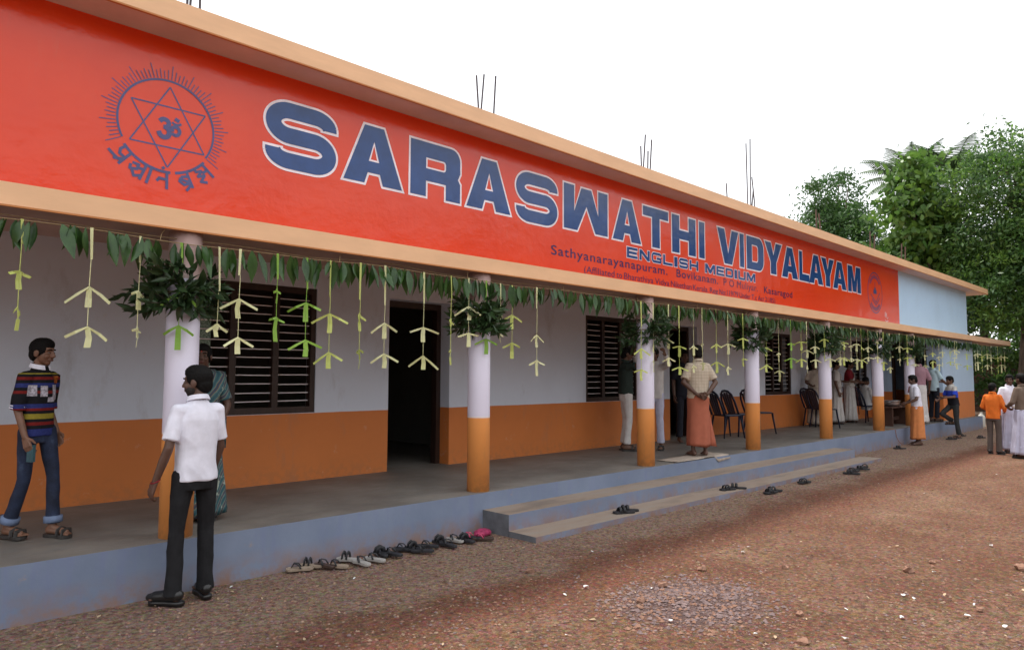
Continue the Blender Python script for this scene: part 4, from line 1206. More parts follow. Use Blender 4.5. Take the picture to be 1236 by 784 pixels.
for i, ((x, y), sm) in enumerate(zip(SH, ST_)):
    stp = 'sole_black' if sm != 'sole_black' else 'sole_black'
    if i in (17, 18): stp = 'strap_pink'
    sandal('%s sandal, %s of the row along the plinth counted from the near end' % (COLW[sm], ordinal(i)), x, y, .004 + .002 * (i % 3), R(random.uniform(-30, 40)) if i > 3 else R([60, 40, 20, 30][i]), sm, stp, 'thong' if i % 3 != 1 else 'slide', 'sandals left along the plinth', .20 + .02 * random.random())
MAT['pinkcloth'] = PM('crumpled_magenta_cloth', (0.32, 0.025, 0.09), .8, .5, 25, kind='obj')
m = MB(); m.ell((0, 0, .03), (.10, .07, .038)); m.ell((.06, .03, .026), (.06, .05, .03)); m.ell((-.07, -.02, .022), (.055, .04, .026))
o = m.build('cloth_bundle', MAT['pinkcloth'], loc=(4.80, 5.25, -.01)); soft(o, .012, 2, .022, 22)
tag(o, 'crumpled magenta cloth at the near end of the steps', 'cloth')
for (x, y, z, a, lab) in ((6.50, 4.80, .047, 60, 'black sandal on the lowest step, nearer of its pair'), (6.62, 4.84, .047, 50, 'black sandal on the lowest step, farther of its pair'),
                          (8.80, 4.80, .047, 70, 'black sandal at the lowest step edge, nearer of the pair below the barefoot man'), (9.0, 4.78, .047, 30, 'black sandal at the lowest step edge, farther of the pair below the barefoot man'),
                          (9.25, 4.42, .0, 80, 'black sandal on the gravel just off the steps, nearer of its pair'), (9.42, 4.46, .0, 60, 'black sandal on the gravel just off the steps, farther of its pair'),
                          (10.50, 4.50, .0, 75, 'lone dark sandal on the gravel between two pairs'),
                          (12.0, 4.38, .0, 20, 'dark sandal at the far step end, nearest of four'), (12.3, 4.46, .0, 70, 'dark sandal at the far step end, second of four'), (12.65, 4.45, .0, 40, 'dark sandal at the far step end, third of four'), (12.95, 4.5, .0, 100, 'dark sandal at the far step end, last of four')):
    sandal(lab, x, y, z, R(a), 'sole_black', 'sole_black', 'slide', 'sandals left by the steps')
for (x, y, a, lab) in ((16.9, 5.15, 30, 'dark sandal on the gravel below the sixth pillar'), (20.3, 5.0, 40, 'dark sandal on the gravel right of the man in the orange lungi'), (21.4, 4.6, 60, 'dark sandal on the gravel left of the boy stepping up'), (21.7, 5.1, 60, 'dark sandal hard by the raised boy at the plinth foot')):
    sandal(lab, x, y, 0, R(a), 'sole_black', 'sole_black', 'slide', 'sandals left by the far plinth')

# ------------------------------------------------------------------ stones and litter on the yard
MAT['stone_d'] = PM('dark_laterite_stone', (0.12, 0.058, 0.04), .95, .35, 30, .4, 60)
MAT['stone'] = PM('laterite_stone', (0.26, 0.14, 0.095), .95, .35, 30, .4, 60)
MAT['stone_g'] = PM('grey_gravel_stone', (0.20, 0.14, 0.135), .95, .3, 30, .4, 60)
MAT['stone_l'] = PM('pale_gravel_stone', (0.29, 0.195, 0.135), .95, .25, 30, .4, 60)
def stones(name, n, mats, sampler, smin, smax):
    V_, F_, MI = [], [], []
    base = np.array([(1, 0, 0), (-1, 0, 0), (0, 1, 0), (0, -1, 0), (0, 0, 1), (0, 0, -1)], float)
    fc = [(0, 2, 4), (2, 1, 4), (1, 3, 4), (3, 0, 4), (2, 0, 5), (1, 2, 5), (3, 1, 5), (0, 3, 5)]
    for k in range(n):
        x, y = sampler()
        s_ = smin + (smax - smin) * rng.random() ** 3
        p = base * (s_ * rng.uniform(.55, 1.2, size=(6, 3))) * np.array([1, 1, .6])
        a = rng.uniform(0, 6.28); ca, sa = math.cos(a), math.sin(a)
        q_ = np.stack([p[:, 0] * ca - p[:, 1] * sa + x, p[:, 0] * sa + p[:, 1] * ca + y, p[:, 2] + ground_height(x, y) + s_ * .15], 1)
        o_ = len(V_); V_.extend(map(tuple, q_)); F_.extend([tuple(i + o_ for i in f) for f in fc]); MI.extend([int(rng.integers(0, len(mats)))] * 8)
    m = MB(); m.v, m.f, m.m = V_, F_, MI
    return m.build(name, mats)
def samp_yard():
    while True:
        d = 2.0 + 12 * rng.random() ** 1.8
        a = YAW + R(rng.uniform(-42, 36))
        x, y = d * math.cos(a), d * math.sin(a)
        if y < 5.35 and not (4.9 < x < 14.35 and y > 4.62): return x, y
o = stones('gravel', 30000, [MAT['stone'], MAT['stone_l'], MAT['stone_d'], MAT['stone_g'], MAT['stone']], samp_yard, .0045, .018)
tag(o, 'loose reddish gravel strewn over the yard', 'gravel', kind='stuff')
def samp_patch():
    while True:
        x, y = 4.45 + rng.normal() * .42, 2.72 + rng.normal() * .30
        if math.hypot(x - 4.45, (y - 2.72) * 1.25) < .75: return x, y
o = stones('gravel', 2200, [MAT['stone_g'], MAT['stone_g'], MAT['stone']], samp_patch, .006, .026)
tag(o, 'greyish spill of coarse gravel in the open yard', 'gravel', kind='stuff')
LIT = [(5.058, 4.087), (6.047, 3.163), (5.82, 2.677), (6.442, 1.926), (6.868, 1.871), (6.536, 1.768), (7.895, 1.655), (7.201, 1.302), (5.692, 1.745), (5.194, 1.604), (5.656, 1.662), (5.527, 1.305), (5.753, 1.283), (5.825, 1.335), (4.514, 1.711), (4.195, 2.123), (4.004, 2.599), (5.445, 1.084), (4.29, 1.872), (4.75, 2.088), (5.228, 3.089), (4.146, 2.926), (4.576, 3.037), (4.233, 4.059), (4.208, 3.461)]
STONES = {2, 3, 4, 7, 12, 18, 19, 20, 21, 22, 23}
MAT['paper'] = PM('white_paper_scrap', (0.75, 0.75, 0.74), .8, .08, 20)
rank = {}
for kind_ in (True, False):
    ids = sorted([i for i in range(len(LIT)) if (i in STONES) == kind_], key=lambda i: math.hypot(*LIT[i]))
    for k, i in enumerate(ids): rank[i] = k
def near_word(k): return 'nearest' if k == 0 else ordinal(k) + ' nearest'
for i, (x, y) in enumerate(LIT):
    z = ground_height(x, y)
    if i in STONES:
        m = MB(); s_ = random.uniform(.022, .045) if i not in (3, 7) else .06
        m.ell((0, 0, s_ * .3), (s_, s_ * .75, s_ * .55), seg=7, rows=4)
        for k, v in enumerate(m.v): m.v[k] = tuple(c + random.uniform(-.2, .2) * s_ for c in v)
        o = m.build('stone', MAT['stone'], loc=(x, y, z)); tag(o, 'brown laterite stone lying singly on the yard, %s to the camera' % near_word(rank[i]), 'stone', 'single stones on the yard')
    else:
        m = MB(); s_ = random.uniform(.010, .023)
        pts = [(s_ * random.uniform(.7, 1.2) * math.cos(a), s_ * random.uniform(.4, .9) * math.sin(a), random.uniform(.003, .016)) for a in np.linspace(0, 6.28, 7, endpoint=False)]
        m.loft([pts, [(a, b, c + .003) for a, b, c in pts]])
        o = m.build('paper_scrap', MAT['paper'], loc=(x, y, z + .006), rz=random.uniform(0, 6)); tag(o, 'small white paper scrap on the gravel yard, %s to the camera' % near_word(rank[i]), 'paper scrap', 'paper scraps on the yard')
MAT['dryleaf'] = PM('dry_leaf', (0.42, 0.30, 0.19), .8, .25, 20)
def samp_wide():
    while True:
        d = 3.0 + 14 * rng.random() ** 1.3; a = YAW + R(rng.uniform(-42, 36)); x, y = d * math.cos(a), d * math.sin(a)
        if y < 5.3 and not (4.9 < x < 14.35 and y > 4.62): return x, y
P_ = np.array([(lambda p: (p[0], p[1], ground_height(*p) + .012))(samp_wide()) for _ in range(260)])
me = leaf_mesh('leaf_litter', [MAT['dryleaf'], MAT['paper'], MAT['dryleaf']], P_, .03, .5, .0, .6, mi=rng.choice([0, 0, 2, 1, 0], size=len(P_)), up=12.0)
o = bpy.data.objects.new('leaf_litter', me); link(o)
tag(o, 'dry leaf bits and chips scattered over the yard', 'litter', kind='stuff')

# ------------------------------------------------------------------ people
SKIN = {}
def skinm(name, c):
    m, n, l, b = nodes(name)
    v = coord(n, 'obj')
    l.new(ramp(n, l, noise(n, l, v, 18, 4), [(.3, mul(c, .86)), (.7, mul(c, 1.12))]), b.inputs['Base Color'])
    b.inputs['Roughness'].default_value = .5
    b.inputs['Subsurface Weight'].default_value = .08; b.inputs['Subsurface Radius'].default_value = (.02, .008, .004)
    bumpn(n, l, b, noise(n, l, v, 160, 2), .08, .002)
    return m
SK_BOY = skinm('skin_brown', (.19, .092, .056)); SK_DARK = skinm('skin_dark_brown', (.105, .052, .035)); SK_MID = skinm('skin_mid_brown', (.15, .075, .048))
HAIR = PM('black_hair', (.006, .0055, .0055), .7, .4, 40, .4, 220, kind='obj', stretch=(3, 3, .6), spec=.15)
EYE = PM('eye_white', (.17, .13, .11), .3, .05, 10, kind='obj'); IRIS = PM('dark_iris', (.012, .008, .006), .2, .1, 10, kind='obj')
LIP = PM('lips', (.13, .045, .035), .5, .1, 20, kind='obj'); LIPD = LIP
BEARD = PM('short_beard', (.018, .013, .011), .7, .3, 60, kind='obj')
def cloth(name, c, var=.08, sc_=14, rough=.85, bump=.12):
    return PM(name, c, rough, var, sc_, bump, 190, kind='obj', spec=.2)
C_ = {
 'white': cloth('white_shirt_cloth', (.76, .76, .86)), 'black': cloth('black_trouser_cloth', (.016, .016, .018), .25), 'beige': None, 'rust': cloth('rust_lungi_cloth', (.40, .125, .075)),
 'orange_l': cloth('orange_lungi_cloth', (.68, .25, .09)), 'cream': cloth('cream_cloth', (.52, .45, .38)), 'offwhite': cloth('offwhite_cloth', (.60, .58, .57)), 'lav': cloth('lavender_cloth', (.52, .52, .66)),
 'mauve': cloth('mauve_shirt_cloth', (.33, .19, .23)), 'cyan': cloth('pale_cyan_shirt_cloth', (.46, .60, .66)), 'navy': cloth('dark_navy_cloth', (.02, .022, .032)), 'orange': cloth('orange_shirt_cloth', (.80, .19, .03)),
 'brownp': cloth('brown_trouser_cloth', (.115, .09, .078)), 'brown': cloth('brown_shirt_cloth', (.155, .115, .09)), 'red': cloth('red_blouse_cloth', (.24, .02, .03)), 'greyd': cloth('dark_grey_cloth', (.035, .037, .038)), 'redcheck': None, 'teal': None, 'jeans': None, 'stripes': None, 'bwb': None, 'green': cloth('dark_green_cloth', (.03, .045, .04)),
}
def check_cloth(name, a, b_, sc_, w=.12):
    m, n, l, b = nodes(name); v = coord(n, 'obj')
    sx = n.new('ShaderNodeSeparateXYZ'); l.new(v, sx.inputs[0])
    fac = None
    for ax in ('X', 'Z'):
        mm = n.new('ShaderNodeMath'); mm.operation = 'MULTIPLY'; l.new(sx.outputs[ax], mm.inputs[0]); mm.inputs[1].default_value = sc_
        fr = n.new('ShaderNodeMath'); fr.operation = 'FRACT'; l.new(mm.outputs[0], fr.inputs[0])
        lt = n.new('ShaderNodeMath'); lt.operation = 'LESS_THAN'; l.new(fr.outputs[0], lt.inputs[0]); lt.inputs[1].default_value = w
        if fac is None: fac = lt.outputs[0]
        else:
            mxm = n.new('ShaderNodeMath'); mxm.operation = 'MAXIMUM'; l.new(fac, mxm.inputs[0]); l.new(lt.outputs[0], mxm.inputs[1]); fac = mxm.outputs[0]
    l.new(mixc(n, l, fac, a, b_), b.inputs['Base Color']); b.inputs['Roughness'].default_value = .85; b.inputs['Specular IOR Level'].default_value = .2
    return m
C_['beige'] = check_cloth('beige_checked_shirt_cloth', (.54, .46, .36), (.42, .34, .26), 22)
C_['redcheck'] = check_cloth('red_checked_towel_cloth', (.50, .05, .07), (.65, .50, .50), 20, .35)
def zbands(name, stops, wob=.01, extra=None, rough=.85):
    """horizontal bands along the object's z (metres)"""
    m, n, l, b = nodes(name); v = coord(n, 'obj')
    sx = n.new('ShaderNodeSeparateXYZ'); l.new(v, sx.inputs[0])
    a = n.new('ShaderNodeMath'); a.operation = 'MULTIPLY_ADD'; l.new(noise(n, l, v, 9, 2), a.inputs[0]); a.inputs[1].default_value = wob; l.new(sx.outputs['Z'], a.inputs[2])
    z0, z1 = stops[0][0], stops[-1][0]
    mr = n.new('ShaderNodeMapRange'); l.new(a.outputs[0], mr.inputs['Value']); mr.inputs['From Min'].default_value = z0; mr.inputs['From Max'].default_value = z1 + .0001
    r_ = n.new('ShaderNodeValToRGB'); r_.color_ramp.interpolation = 'CONSTANT'
    e = r_.color_ramp.elements
    while len(e) < len(stops): e.new(.5)
    for k, (z, c) in enumerate(stops):
        e[k].position = min(1, max(0, (z - z0) / (z1 - z0))); e[k].color = (*c, 1)
    l.new(mr.outputs['Result'], r_.inputs['Fac'])
    c = r_.outputs['Color']
    if extra: c = extra(n, l, v, sx, c)
    c = mixc(n, l, .35, c, ramp(n, l, noise(n, l, v, 60, 3), [(.3, .3), (.7, .75)]), 'SOFT_LIGHT')
    l.new(c, b.inputs['Base Color']); b.inputs['Roughness'].default_value = rough; b.inputs['Specular IOR Level'].default_value = .2
    return m
def rect_mask(n, l, sx, x0, x1, z0, z1, front=True):
    f = None
    for ax, op, val in (('X', 'GREATER_THAN', x0), ('X', 'LESS_THAN', x1), ('Z', 'GREATER_THAN', z0), ('Z', 'LESS_THAN', z1)) + ((('Y', 'GREATER_THAN', 0.0),) if front else ()):
        g_ = n.new('ShaderNodeMath'); g_.operation = op; l.new(sx.outputs[ax], g_.inputs[0]); g_.inputs[1].default_value = val
        if f is None: f = g_.outputs[0]
        else:
            mm = n.new('ShaderNodeMath'); mm.operation = 'MULTIPLY'; l.new(f, mm.inputs[0]); l.new(g_.outputs[0], mm.inputs[1]); f = mm.outputs[0]
    return f
K, RD, YL, BL, WH, OG = (.010, .010, .013), (.17, .014, .013), (.27, .22, .03), (.026, .036, .16), (.55, .52, .60), (.38, .10, .02)
def stripes_extra(n, l, v, sx, c):
    # pale printed blocks and an orange badge on the chest
    for (x0, x1, z0, z1, col) in ((-.11, -.035, .98, 1.09, WH), (.01, .065, 1.005, 1.085, WH), (.085, .14, 1.01, 1.09, WH), (-.06, .005, .965, 1.0, WH), (-.12, -.06, 1.10, 1.155, OG)):
        f = rect_mask(n, l, sx, x0, x1, z0, z1)
        tx = ramp(n, l, noise(n, l, v, 70, 3), [(.42, mul(col, .5)), (.6, col)])
        c = mixc(n, l, f, c, tx)
    return c
C_['stripes'] = zbands('boy_striped_polo_cloth', [(.74, BL), (.775, K), (.80, RD), (.825, K), (.845, YL), (.885, K), (.905, RD), (.925, BL), (.955, K), (1.0, K), (1.03, RD), (1.05, K), (1.075, BL), (1.105, K), (1.13, RD), (1.15, K), (1.17, YL), (1.18, K), (1.35, K)], .006, stripes_extra)
C_['bwb'] = zbands('white_blue_black_shirt_cloth', [(.8, (.015, .015, .02)), (1.03, (.03, .07, .55)), (1.2, (.52, .50, .47)), (1.5, (.5, .5, .5))])
def jeans():
    m, n, l, b = nodes('faded_blue_denim'); v = coord(n, 'obj')
    f = noise(n, l, v, 5.0, 5, .6); f2 = noise(n, l, v, 130, 2)
    c = ramp(n, l, f, [(.38, (.007, .011, .028)), (.58, (.016, .027, .065)), (.78, (.085, .12, .20))])
    c = mixc(n, l, .4, c, ramp(n, l, f2, [(.3, .25), (.7, .7)]), 'SOFT_LIGHT')
    l.new(c, b.inputs['Base Color']); b.inputs['Roughness'].default_value = .85
    bumpn(n, l, b, f2, .2, .002)
    return m
C_['jeans'] = jeans()
C_['cuff'] = cloth('pale_denim_turn_up', (.16, .21, .33), .2)
def teal():
    m, n, l, b = nodes('teal_patterned_saree_cloth'); v = coord(n, 'obj')
    f = noise(n, l, v, 14, 4); wv = n.new('ShaderNodeTexWave'); wv.wave_type = 'BANDS'; wv.bands_direction = 'DIAGONAL'; wv.inputs['Scale'].default_value = 7; wv.inputs['Distortion'].default_value = 2; l.new(v, wv.inputs['Vector'])
    c = ramp(n, l, wv.outputs['Fac'], [(.0, (.020, .075, .10)), (.45, (.05, .14, .15)), (.7, (.16, .22, .18)), (.82, (.20, .09, .05)), (.95, (.03, .06, .10))])
    c = mixc(n, l, ramp(n, l, f, [(.6, 0.), (.66, .8)]), c, (.42, .48, .40))
    l.new(c, b.inputs['Base Color']); b.inputs['Roughness'].default_value = .7
    return m
C_['teal'] = teal()
C_['saree_w'] = cloth('white_saree_cloth', (.60, .57, .55)); C_['border'] = cloth('maroon_border_cloth', (.12, .05, .05))

def hand(mb, wr, d, n, s, thumb):
    """palm with four bent fingers and a thumb; d along the hand, n towards the palm side, thumb = direction of the thumb"""
    d = Vector(d).normalized(); th = Vector(thumb); th = (th - d * th.dot(d)).normalized(); n = Vector(n); n = (n - d * n.dot(d) - th * n.dot(th)); n = n.normalized() if n.length > 1e-4 else d.cross(th)
    wr = Vector(wr)
    kn = wr + d * .085 * s
    for q_ in (-1, -.33, .33, 1):
        mb.cap_(wr + d * .012 * s + th * q_ * .016 * s, .016 * s, kn + th * q_ * .029 * s, .0135 * s, 8)
    for k, (q_, L) in enumerate(((1, .070), (.33, .080), (-.33, .075), (-1, .058))):
        b0 = kn + th * q_ * .029 * s
        p1 = b0 + (d * .92 + n * .30 + th * q_ * .10).normalized() * L * .45 * s
        p2 = p1 + (d * .62 + n * .75).normalized() * L * .33 * s
        p3 = p2 + (d * .25 + n * .95).normalized() * L * .26 * s
        mb.cap_(b0, .0105 * s, p1, .0098 * s, 8); mb.cap_(p1, .0098 * s, p2, .009 * s, 8); mb.cap_(p2, .009 * s, p3, .008 * s, 8)
    t0 = wr + d * .02 * s + th * .022 * s
    t1 = t0 + (d * .65 + th * .75 + n * .15).normalized() * .042 * s
    t2 = t1 + (d * .9 + th * .25 + n * .35).normalized() * .034 * s
    mb.cap_(t0, .0145 * s, t1, .0115 * s, 8); mb.cap_(t1, .0115 * s, t2, .0092 * s, 8)

DEF = dict(pel=(0, 0, .93), neck=(0, -.012, 1.445), shL=(-.150, -.005, 1.375), shR=(.150, -.005, 1.375), elL=(-.200, -.03, 1.10), elR=(.200, -.03, 1.10), wrL=(-.215, .04, .86), wrR=(.215, .04, .86),
           hipL=(-.085, 0, .90), hipR=(.085, 0, .90), knL=(-.095, .02, .49), knR=(.095, .02, .49), anL=(-.10, -.02, .085), anR=(.10, -.02, .085))

def person(label, loc, phi, H, top, bottom, pose=None, skin=SK_MID, vox=.012, head=(0, 0), sleeve='short', hem=.84, shoes=None, hair='short', beard=False, collar=True, lean=(0, 0), build=1.0, toe=(None, None), lungi=None, group=None, hands=(None, None), parts_extra=None, tuck=False, shirt_top=True, waistz=.98):
    t = thing('person', label, 'person', loc, phi - math.pi / 2, group)
    s = H / 1.745
    J = dict(DEF); J.update(pose or {})
    def ln(p, z=None):
        k = max(0, ((p[2] if z is None else z) - .93) / .515)
        return Vector((p[0] + lean[0] * k, p[1] + lean[1] * k, p[2])) * s
    fixed = set((pose or {}).keys())
    Q = {k: (Vector(v) * s if (k in fixed and k[:2] in ('el', 'wr', 'kn', 'an', 'hi')) else ln(v)) for k, v in J.items()}
    neck = Q['neck']
    hc = neck + Vector((lean[0] * .12, .028 + lean[1] * .12, .145)) * s
    Rh = Matrix.Rotation(R(head[0]), 3, 'Z') @ Matrix.Rotation(R(head[1]), 3, 'X')
    def hp(x, y, z): return hc + Rh @ (Vector((x, y, z)) * s)
    # --- body: one continuous surface
    b = MB()
    b.ell(hp(0, -.010, .030), tuple(c * s for c in (.074, .094, .084)), Rh)
    b.ell(hp(0, .024, -.030), tuple(c * s for c in (.058, .066, .076)), Rh)
    b.ell(hp(0, .050, -.088), tuple(c * s for c in (.030, .028, .022)), Rh)
    b.ell(hp(0, .066, .030), tuple(c * s for c in (.050, .022, .020)), Rh)
    for sg in (-1, 1):
        b.ell(hp(sg * .034, .064, -.030), tuple(c * s for c in (.024, .022, .024)), Rh)
        b.ell(hp(sg * .076, -.006, -.012), tuple(c * s for c in (.011, .024, .034)), Rh)
    b.cap_(hp(0, .088, .012), .009 * s, hp(0, .106, -.026), .0135 * s, 8)
    for sg in (-1, 1): b.ell(hp(sg * .012, .094, -.030), tuple(c * s for c in (.010, .011, .009)), Rh)
    b.ell(hp(0, .082, -.060), tuple(c * s for c in (.026, .014, .012)), Rh)
    b.cap_(hp(0, -.022, -.06), .050 * s * build, neck + Vector((0, 0, -.035)) * s, .056 * s * build)
    chest = ln((0, 0, 1.25)); belly = ln((0, 0, 1.05)); pel = Q['pel']
    b.ell(chest, (.120 * s * build, .078 * s * build, .17 * s)); b.ell(belly, (.110 * s * build, .078 * s * build, .17 * s)); b.ell(pel, (.112 * s * build, .08 * s * build, .12 * s))
    for S_ in 'LR':
        sg = -1 if S_ == 'L' else 1
        sh, el, wr, hi, kn, an = (Q[k + S_] for k in ('sh', 'el', 'wr', 'hip', 'kn', 'an'))
        b.cap_(chest + Vector((sg * .05 * s, 0, .07 * s)), .05 * s, sh, .036 * s)
        b.cap_(sh, .038 * s * build, sh.lerp(el, .5), .040 * s * build); b.cap_(sh.lerp(el, .5), .040 * s * build, el, .036 * s * build); b.cap_(el, .037 * s * build, el.lerp(wr, .4), .036 * s * build); b.cap_(el.lerp(wr, .4), .036 * s * build, wr, .0245 * s)
        b.cap_(hi, .065 * s, kn, .042 * s); b.cap_(kn, .042 * s, kn.lerp(an, .35), .042 * s); b.cap_(kn.lerp(an, .35), .042 * s, an, .032 * s)
        hd = hands[0 if S_ == 'L' else 1] or {}
        dd = hd.get('d', tuple((wr - el).normalized())); nn = hd.get('n', (-sg, 0.15, 0)); tt = hd.get('t', (0, 1, 0.1))
        hand(b, wr, dd, nn, s, tt)
        ta = toe[0 if S_ == 'L' else 1]
        fd = Vector((sg * .22, 1, 0)).normalized() if ta is None else Vector((math.sin(R(ta)), math.cos(R(ta)), 0))
        fz = an.z - .085 * s
        heel = Vector((an.x, an.y, fz + .036 * s)) - fd * .035 * s; ball = Vector((an.x, an.y, fz + .026 * s)) + fd * .135 * s
        b.cap_(an, .033 * s, heel, .034 * s); b.cap_(heel, .034 * s, ball, .029 * s); b.cap_(an - Vector((0, 0, .02 * s)), .032 * s, ball, .022 * s)
        side = Vector((fd.y, -fd.x, 0))
        for q_, L in ((-sg * 1.0, .052), (-sg * .45, .050), (0, .045), (sg * .45, .038), (sg * .9, .030)):
            r_ = .0135 if q_ == -sg * 1.0 else .0095
            b.cap_(ball + side * q_ * .030 * s - Vector((0, 0, .010 * s)), r_ * s, ball + side * q_ * .033 * s + fd * L * s - Vector((0, 0, .014 * s)), r_ * .9 * s, 6)
        # --- footwear
        if shoes:
            m_ = MB()
            ol = [(side * a * s + fd * (bb + .05) * s + Vector((an.x, an.y, 0))) for a, bb in sole_outline(.272, .105)]
            m_.loft([[p + Vector((0, 0, fz + h * s)) for p in ol] for h in (-.022, -.004, .004)])
            if shoes[1] == 'shoe':
                m_.cap_(heel + Vector((0, 0, .012)) * s, .043 * s, ball + Vector((0, 0, .004)) * s, .040 * s); m_.cap_(ball, .040 * s, ball + fd * .05 * s - Vector((0, 0, .004)) * s, .028 * s)
                m_.cap_(an - Vector((0, 0, .02)) * s, .042 * s, ball, .034 * s)
            else:
                c0 = Vector((an.x, an.y, fz)) + fd * .09 * s
                for off in (.0, .055):
                    cc = c0 + fd * off * s
                    m_.tube([cc - side * .046 * s + Vector((0, 0, .0)), cc - side * .040 * s + Vector((0, 0, .045 * s)), cc + Vector((0, 0, .062 * s - off * .25 * s)), cc + side * .040 * s + Vector((0, 0, .045 * s)), cc + side * .046 * s], .017 * s, 6, flat=.45)
            m_.build('shoe' if shoes[1] == 'shoe' else 'sandal', shoes[0], t, smooth=shoes[1] == 'shoe')
    soft(b.build('body', skin, t), vox * .62 if vox < .008 else vox * .8, 3)
    # --- face
    for sg in (-1, 1):
        m_ = MB(); m_.ell(hp(sg * .031, .0775, .002), tuple(c * s for c in (.0135, .010, .0062)), Rh, 12, 8); e_ = m_.build('eye', EYE, t, smooth=True)
        m_ = MB(); m_.ell(hp(sg * .031, .0845, .002), tuple(c * s for c in (.0068, .0045, .0058)), Rh, 10, 6); m_.build('iris', IRIS, e_, smooth=True)
        m_ = MB(); m_.cap_(hp(sg * .014, .090, .026), .0045 * s, hp(sg * .033, .0865, .031), .0055 * s, 6); m_.cap_(hp(sg * .033, .0865, .031), .0055 * s, hp(sg * .052, .074, .024), .0032 * s, 6); m_.build('eyebrow', HAIR, t, smooth=True)
    m_ = MB(); m_.ell(hp(0, .0915, -.0565), tuple(c * s for c in (.021, .0075, .0052)), Rh, 12, 6); m_.ell(hp(0, .0905, -.0655), tuple(c * s for c in (.018, .0085, .0062)), Rh, 12, 6); m_.build('lips', LIP, t, smooth=True)
    if beard:
        m_ = MB(); m_.ell(hp(0, .030, -.052), tuple(c * s for c in (.059, .062, .060)), Rh); m_.ell(hp(0, .088, -.045), tuple(c * s for c in (.026, .012, .006)), Rh)
        m_.ell(hp(0, .054, -.088), tuple(c * s for c in (.031, .028, .024)), Rh)
        soft(m_.build('beard', BEARD, t), .007, 2, .002, 60)
    # --- hair
    m_ = MB()
    m_.ell(hp(0, -.020, .034), tuple(c * s for c in (.085, .097, .093)), Rh, 20, 12)
    m_.ell(hp(0, .010, .070), tuple(c * s for c in (.070, .077, .060)), Rh, 18, 10)
    m_.ell(hp(0, -.055, -.020), tuple(c * s for c in (.068, .056, .072)), Rh, 16, 10)
    if hair == 'quiff': m_.ell(hp(.012, .048, .086), tuple(c * s for c in (.050, .040, .026)), Rh)
    if hair == 'bun': m_.ell(hp(0, -.115, -.02), tuple(c * s for c in (.045, .035, .05)), Rh)
    soft(m_.build('hair', HAIR, t), .005 if vox < .008 else .011, 1, .0055 * s, 75)
    # --- shirt
    if top is not None:
        m_ = MB()
        prof = [(hem, .163, .118), (hem + .02, .165, .12), (.98, .157, .115), (1.10, .156, .112), (1.22, .162, .116), (1.31, .164, .110), (1.36, .150, .098), (1.40, .118, .086), (1.432, .086, .074), (1.458, .068, .066)]
        prof = [p for p in prof if p[0] >= hem]
        rings = []
        for z, rx, ry in prof:
            c = ln((0, -.004, z)); k = build
            rings.append([c + Vector((rx * k * s * math.copysign(abs(math.cos(a)) ** .86, math.cos(a)), ry * k * s * math.copysign(abs(math.sin(a)) ** .86, math.sin(a)), 0)) for a in np.linspace(0, 2 * math.pi, 28, endpoint=False)])
        m_.loft(rings)
        for S_ in 'LR':
            sg = -1 if S_ == 'L' else 1
            sh, el, wr = Q['sh' + S_], Q['el' + S_], Q['wr' + S_]
            inn = sh + Vector((-sg * .07, 0, .0)) * s
            if sleeve == 'short':
                m_.cap_(inn, .062 * s * build, sh, .059 * s * build)
                e2 = sh.lerp(el, .80)
                m_.tube([sh.lerp(el, -.08), sh.lerp(el, .3), sh.lerp(el, .6), e2], [.056 * s * build, .059 * s * build, .061 * s * build, .064 * s * build], 14)
            elif sleeve == 'none':
                m_.cap_(inn, .068 * s, sh, .058 * s)
            elif sleeve == 'half':
                m_.cap_(inn, .062 * s * build, sh, .054 * s * build); e2 = el.lerp(wr, .05)
                m_.tube([sh.lerp(el, -.08), sh.lerp(el, .4), sh.lerp(el, .8), e2], [.056 * s, .060 * s, .060 * s, .062 * s], 14)
            else:
                m_.cap_(inn, .062 * s * build, sh, .052 * s * build); m_.cap_(sh, .060 * s * build, el, .052 * s * build); m_.tube([el, el.lerp(wr, .5), el.lerp(wr, .93)], [.052 * s, .046 * s, .040 * s], 12); m_.cap_(el, .052 * s, el.lerp(wr, .3), .049 * s)
        so_ = soft(m_.build('shirt', top, t), vox, 3, .015 * s if vox < .008 else .011 * s, 8.5)
        if collar:
            cc = neck + Vector((0, .004, .022)) * s
            cm = MB()
            rr = [(cc + Vector((.066 * math.cos(a), .064 * math.sin(a) + .004, .014 * -math.sin(a))) * s) for a in np.linspace(R(108), R(432), 22)]
            in_ = [[p + (p - cc).normalized() * q_[0] * s + Vector((0, 0, q_[1] * s)) for q_ in ((.0, .018), (.006, .020), (.020, -.016), (.014, -.020))] for p in rr]
            cm.loft([[*r_] for r_ in in_]); cm.build('collar', top if not isinstance(collar, bpy.types.Material) else collar, t, smooth=False)
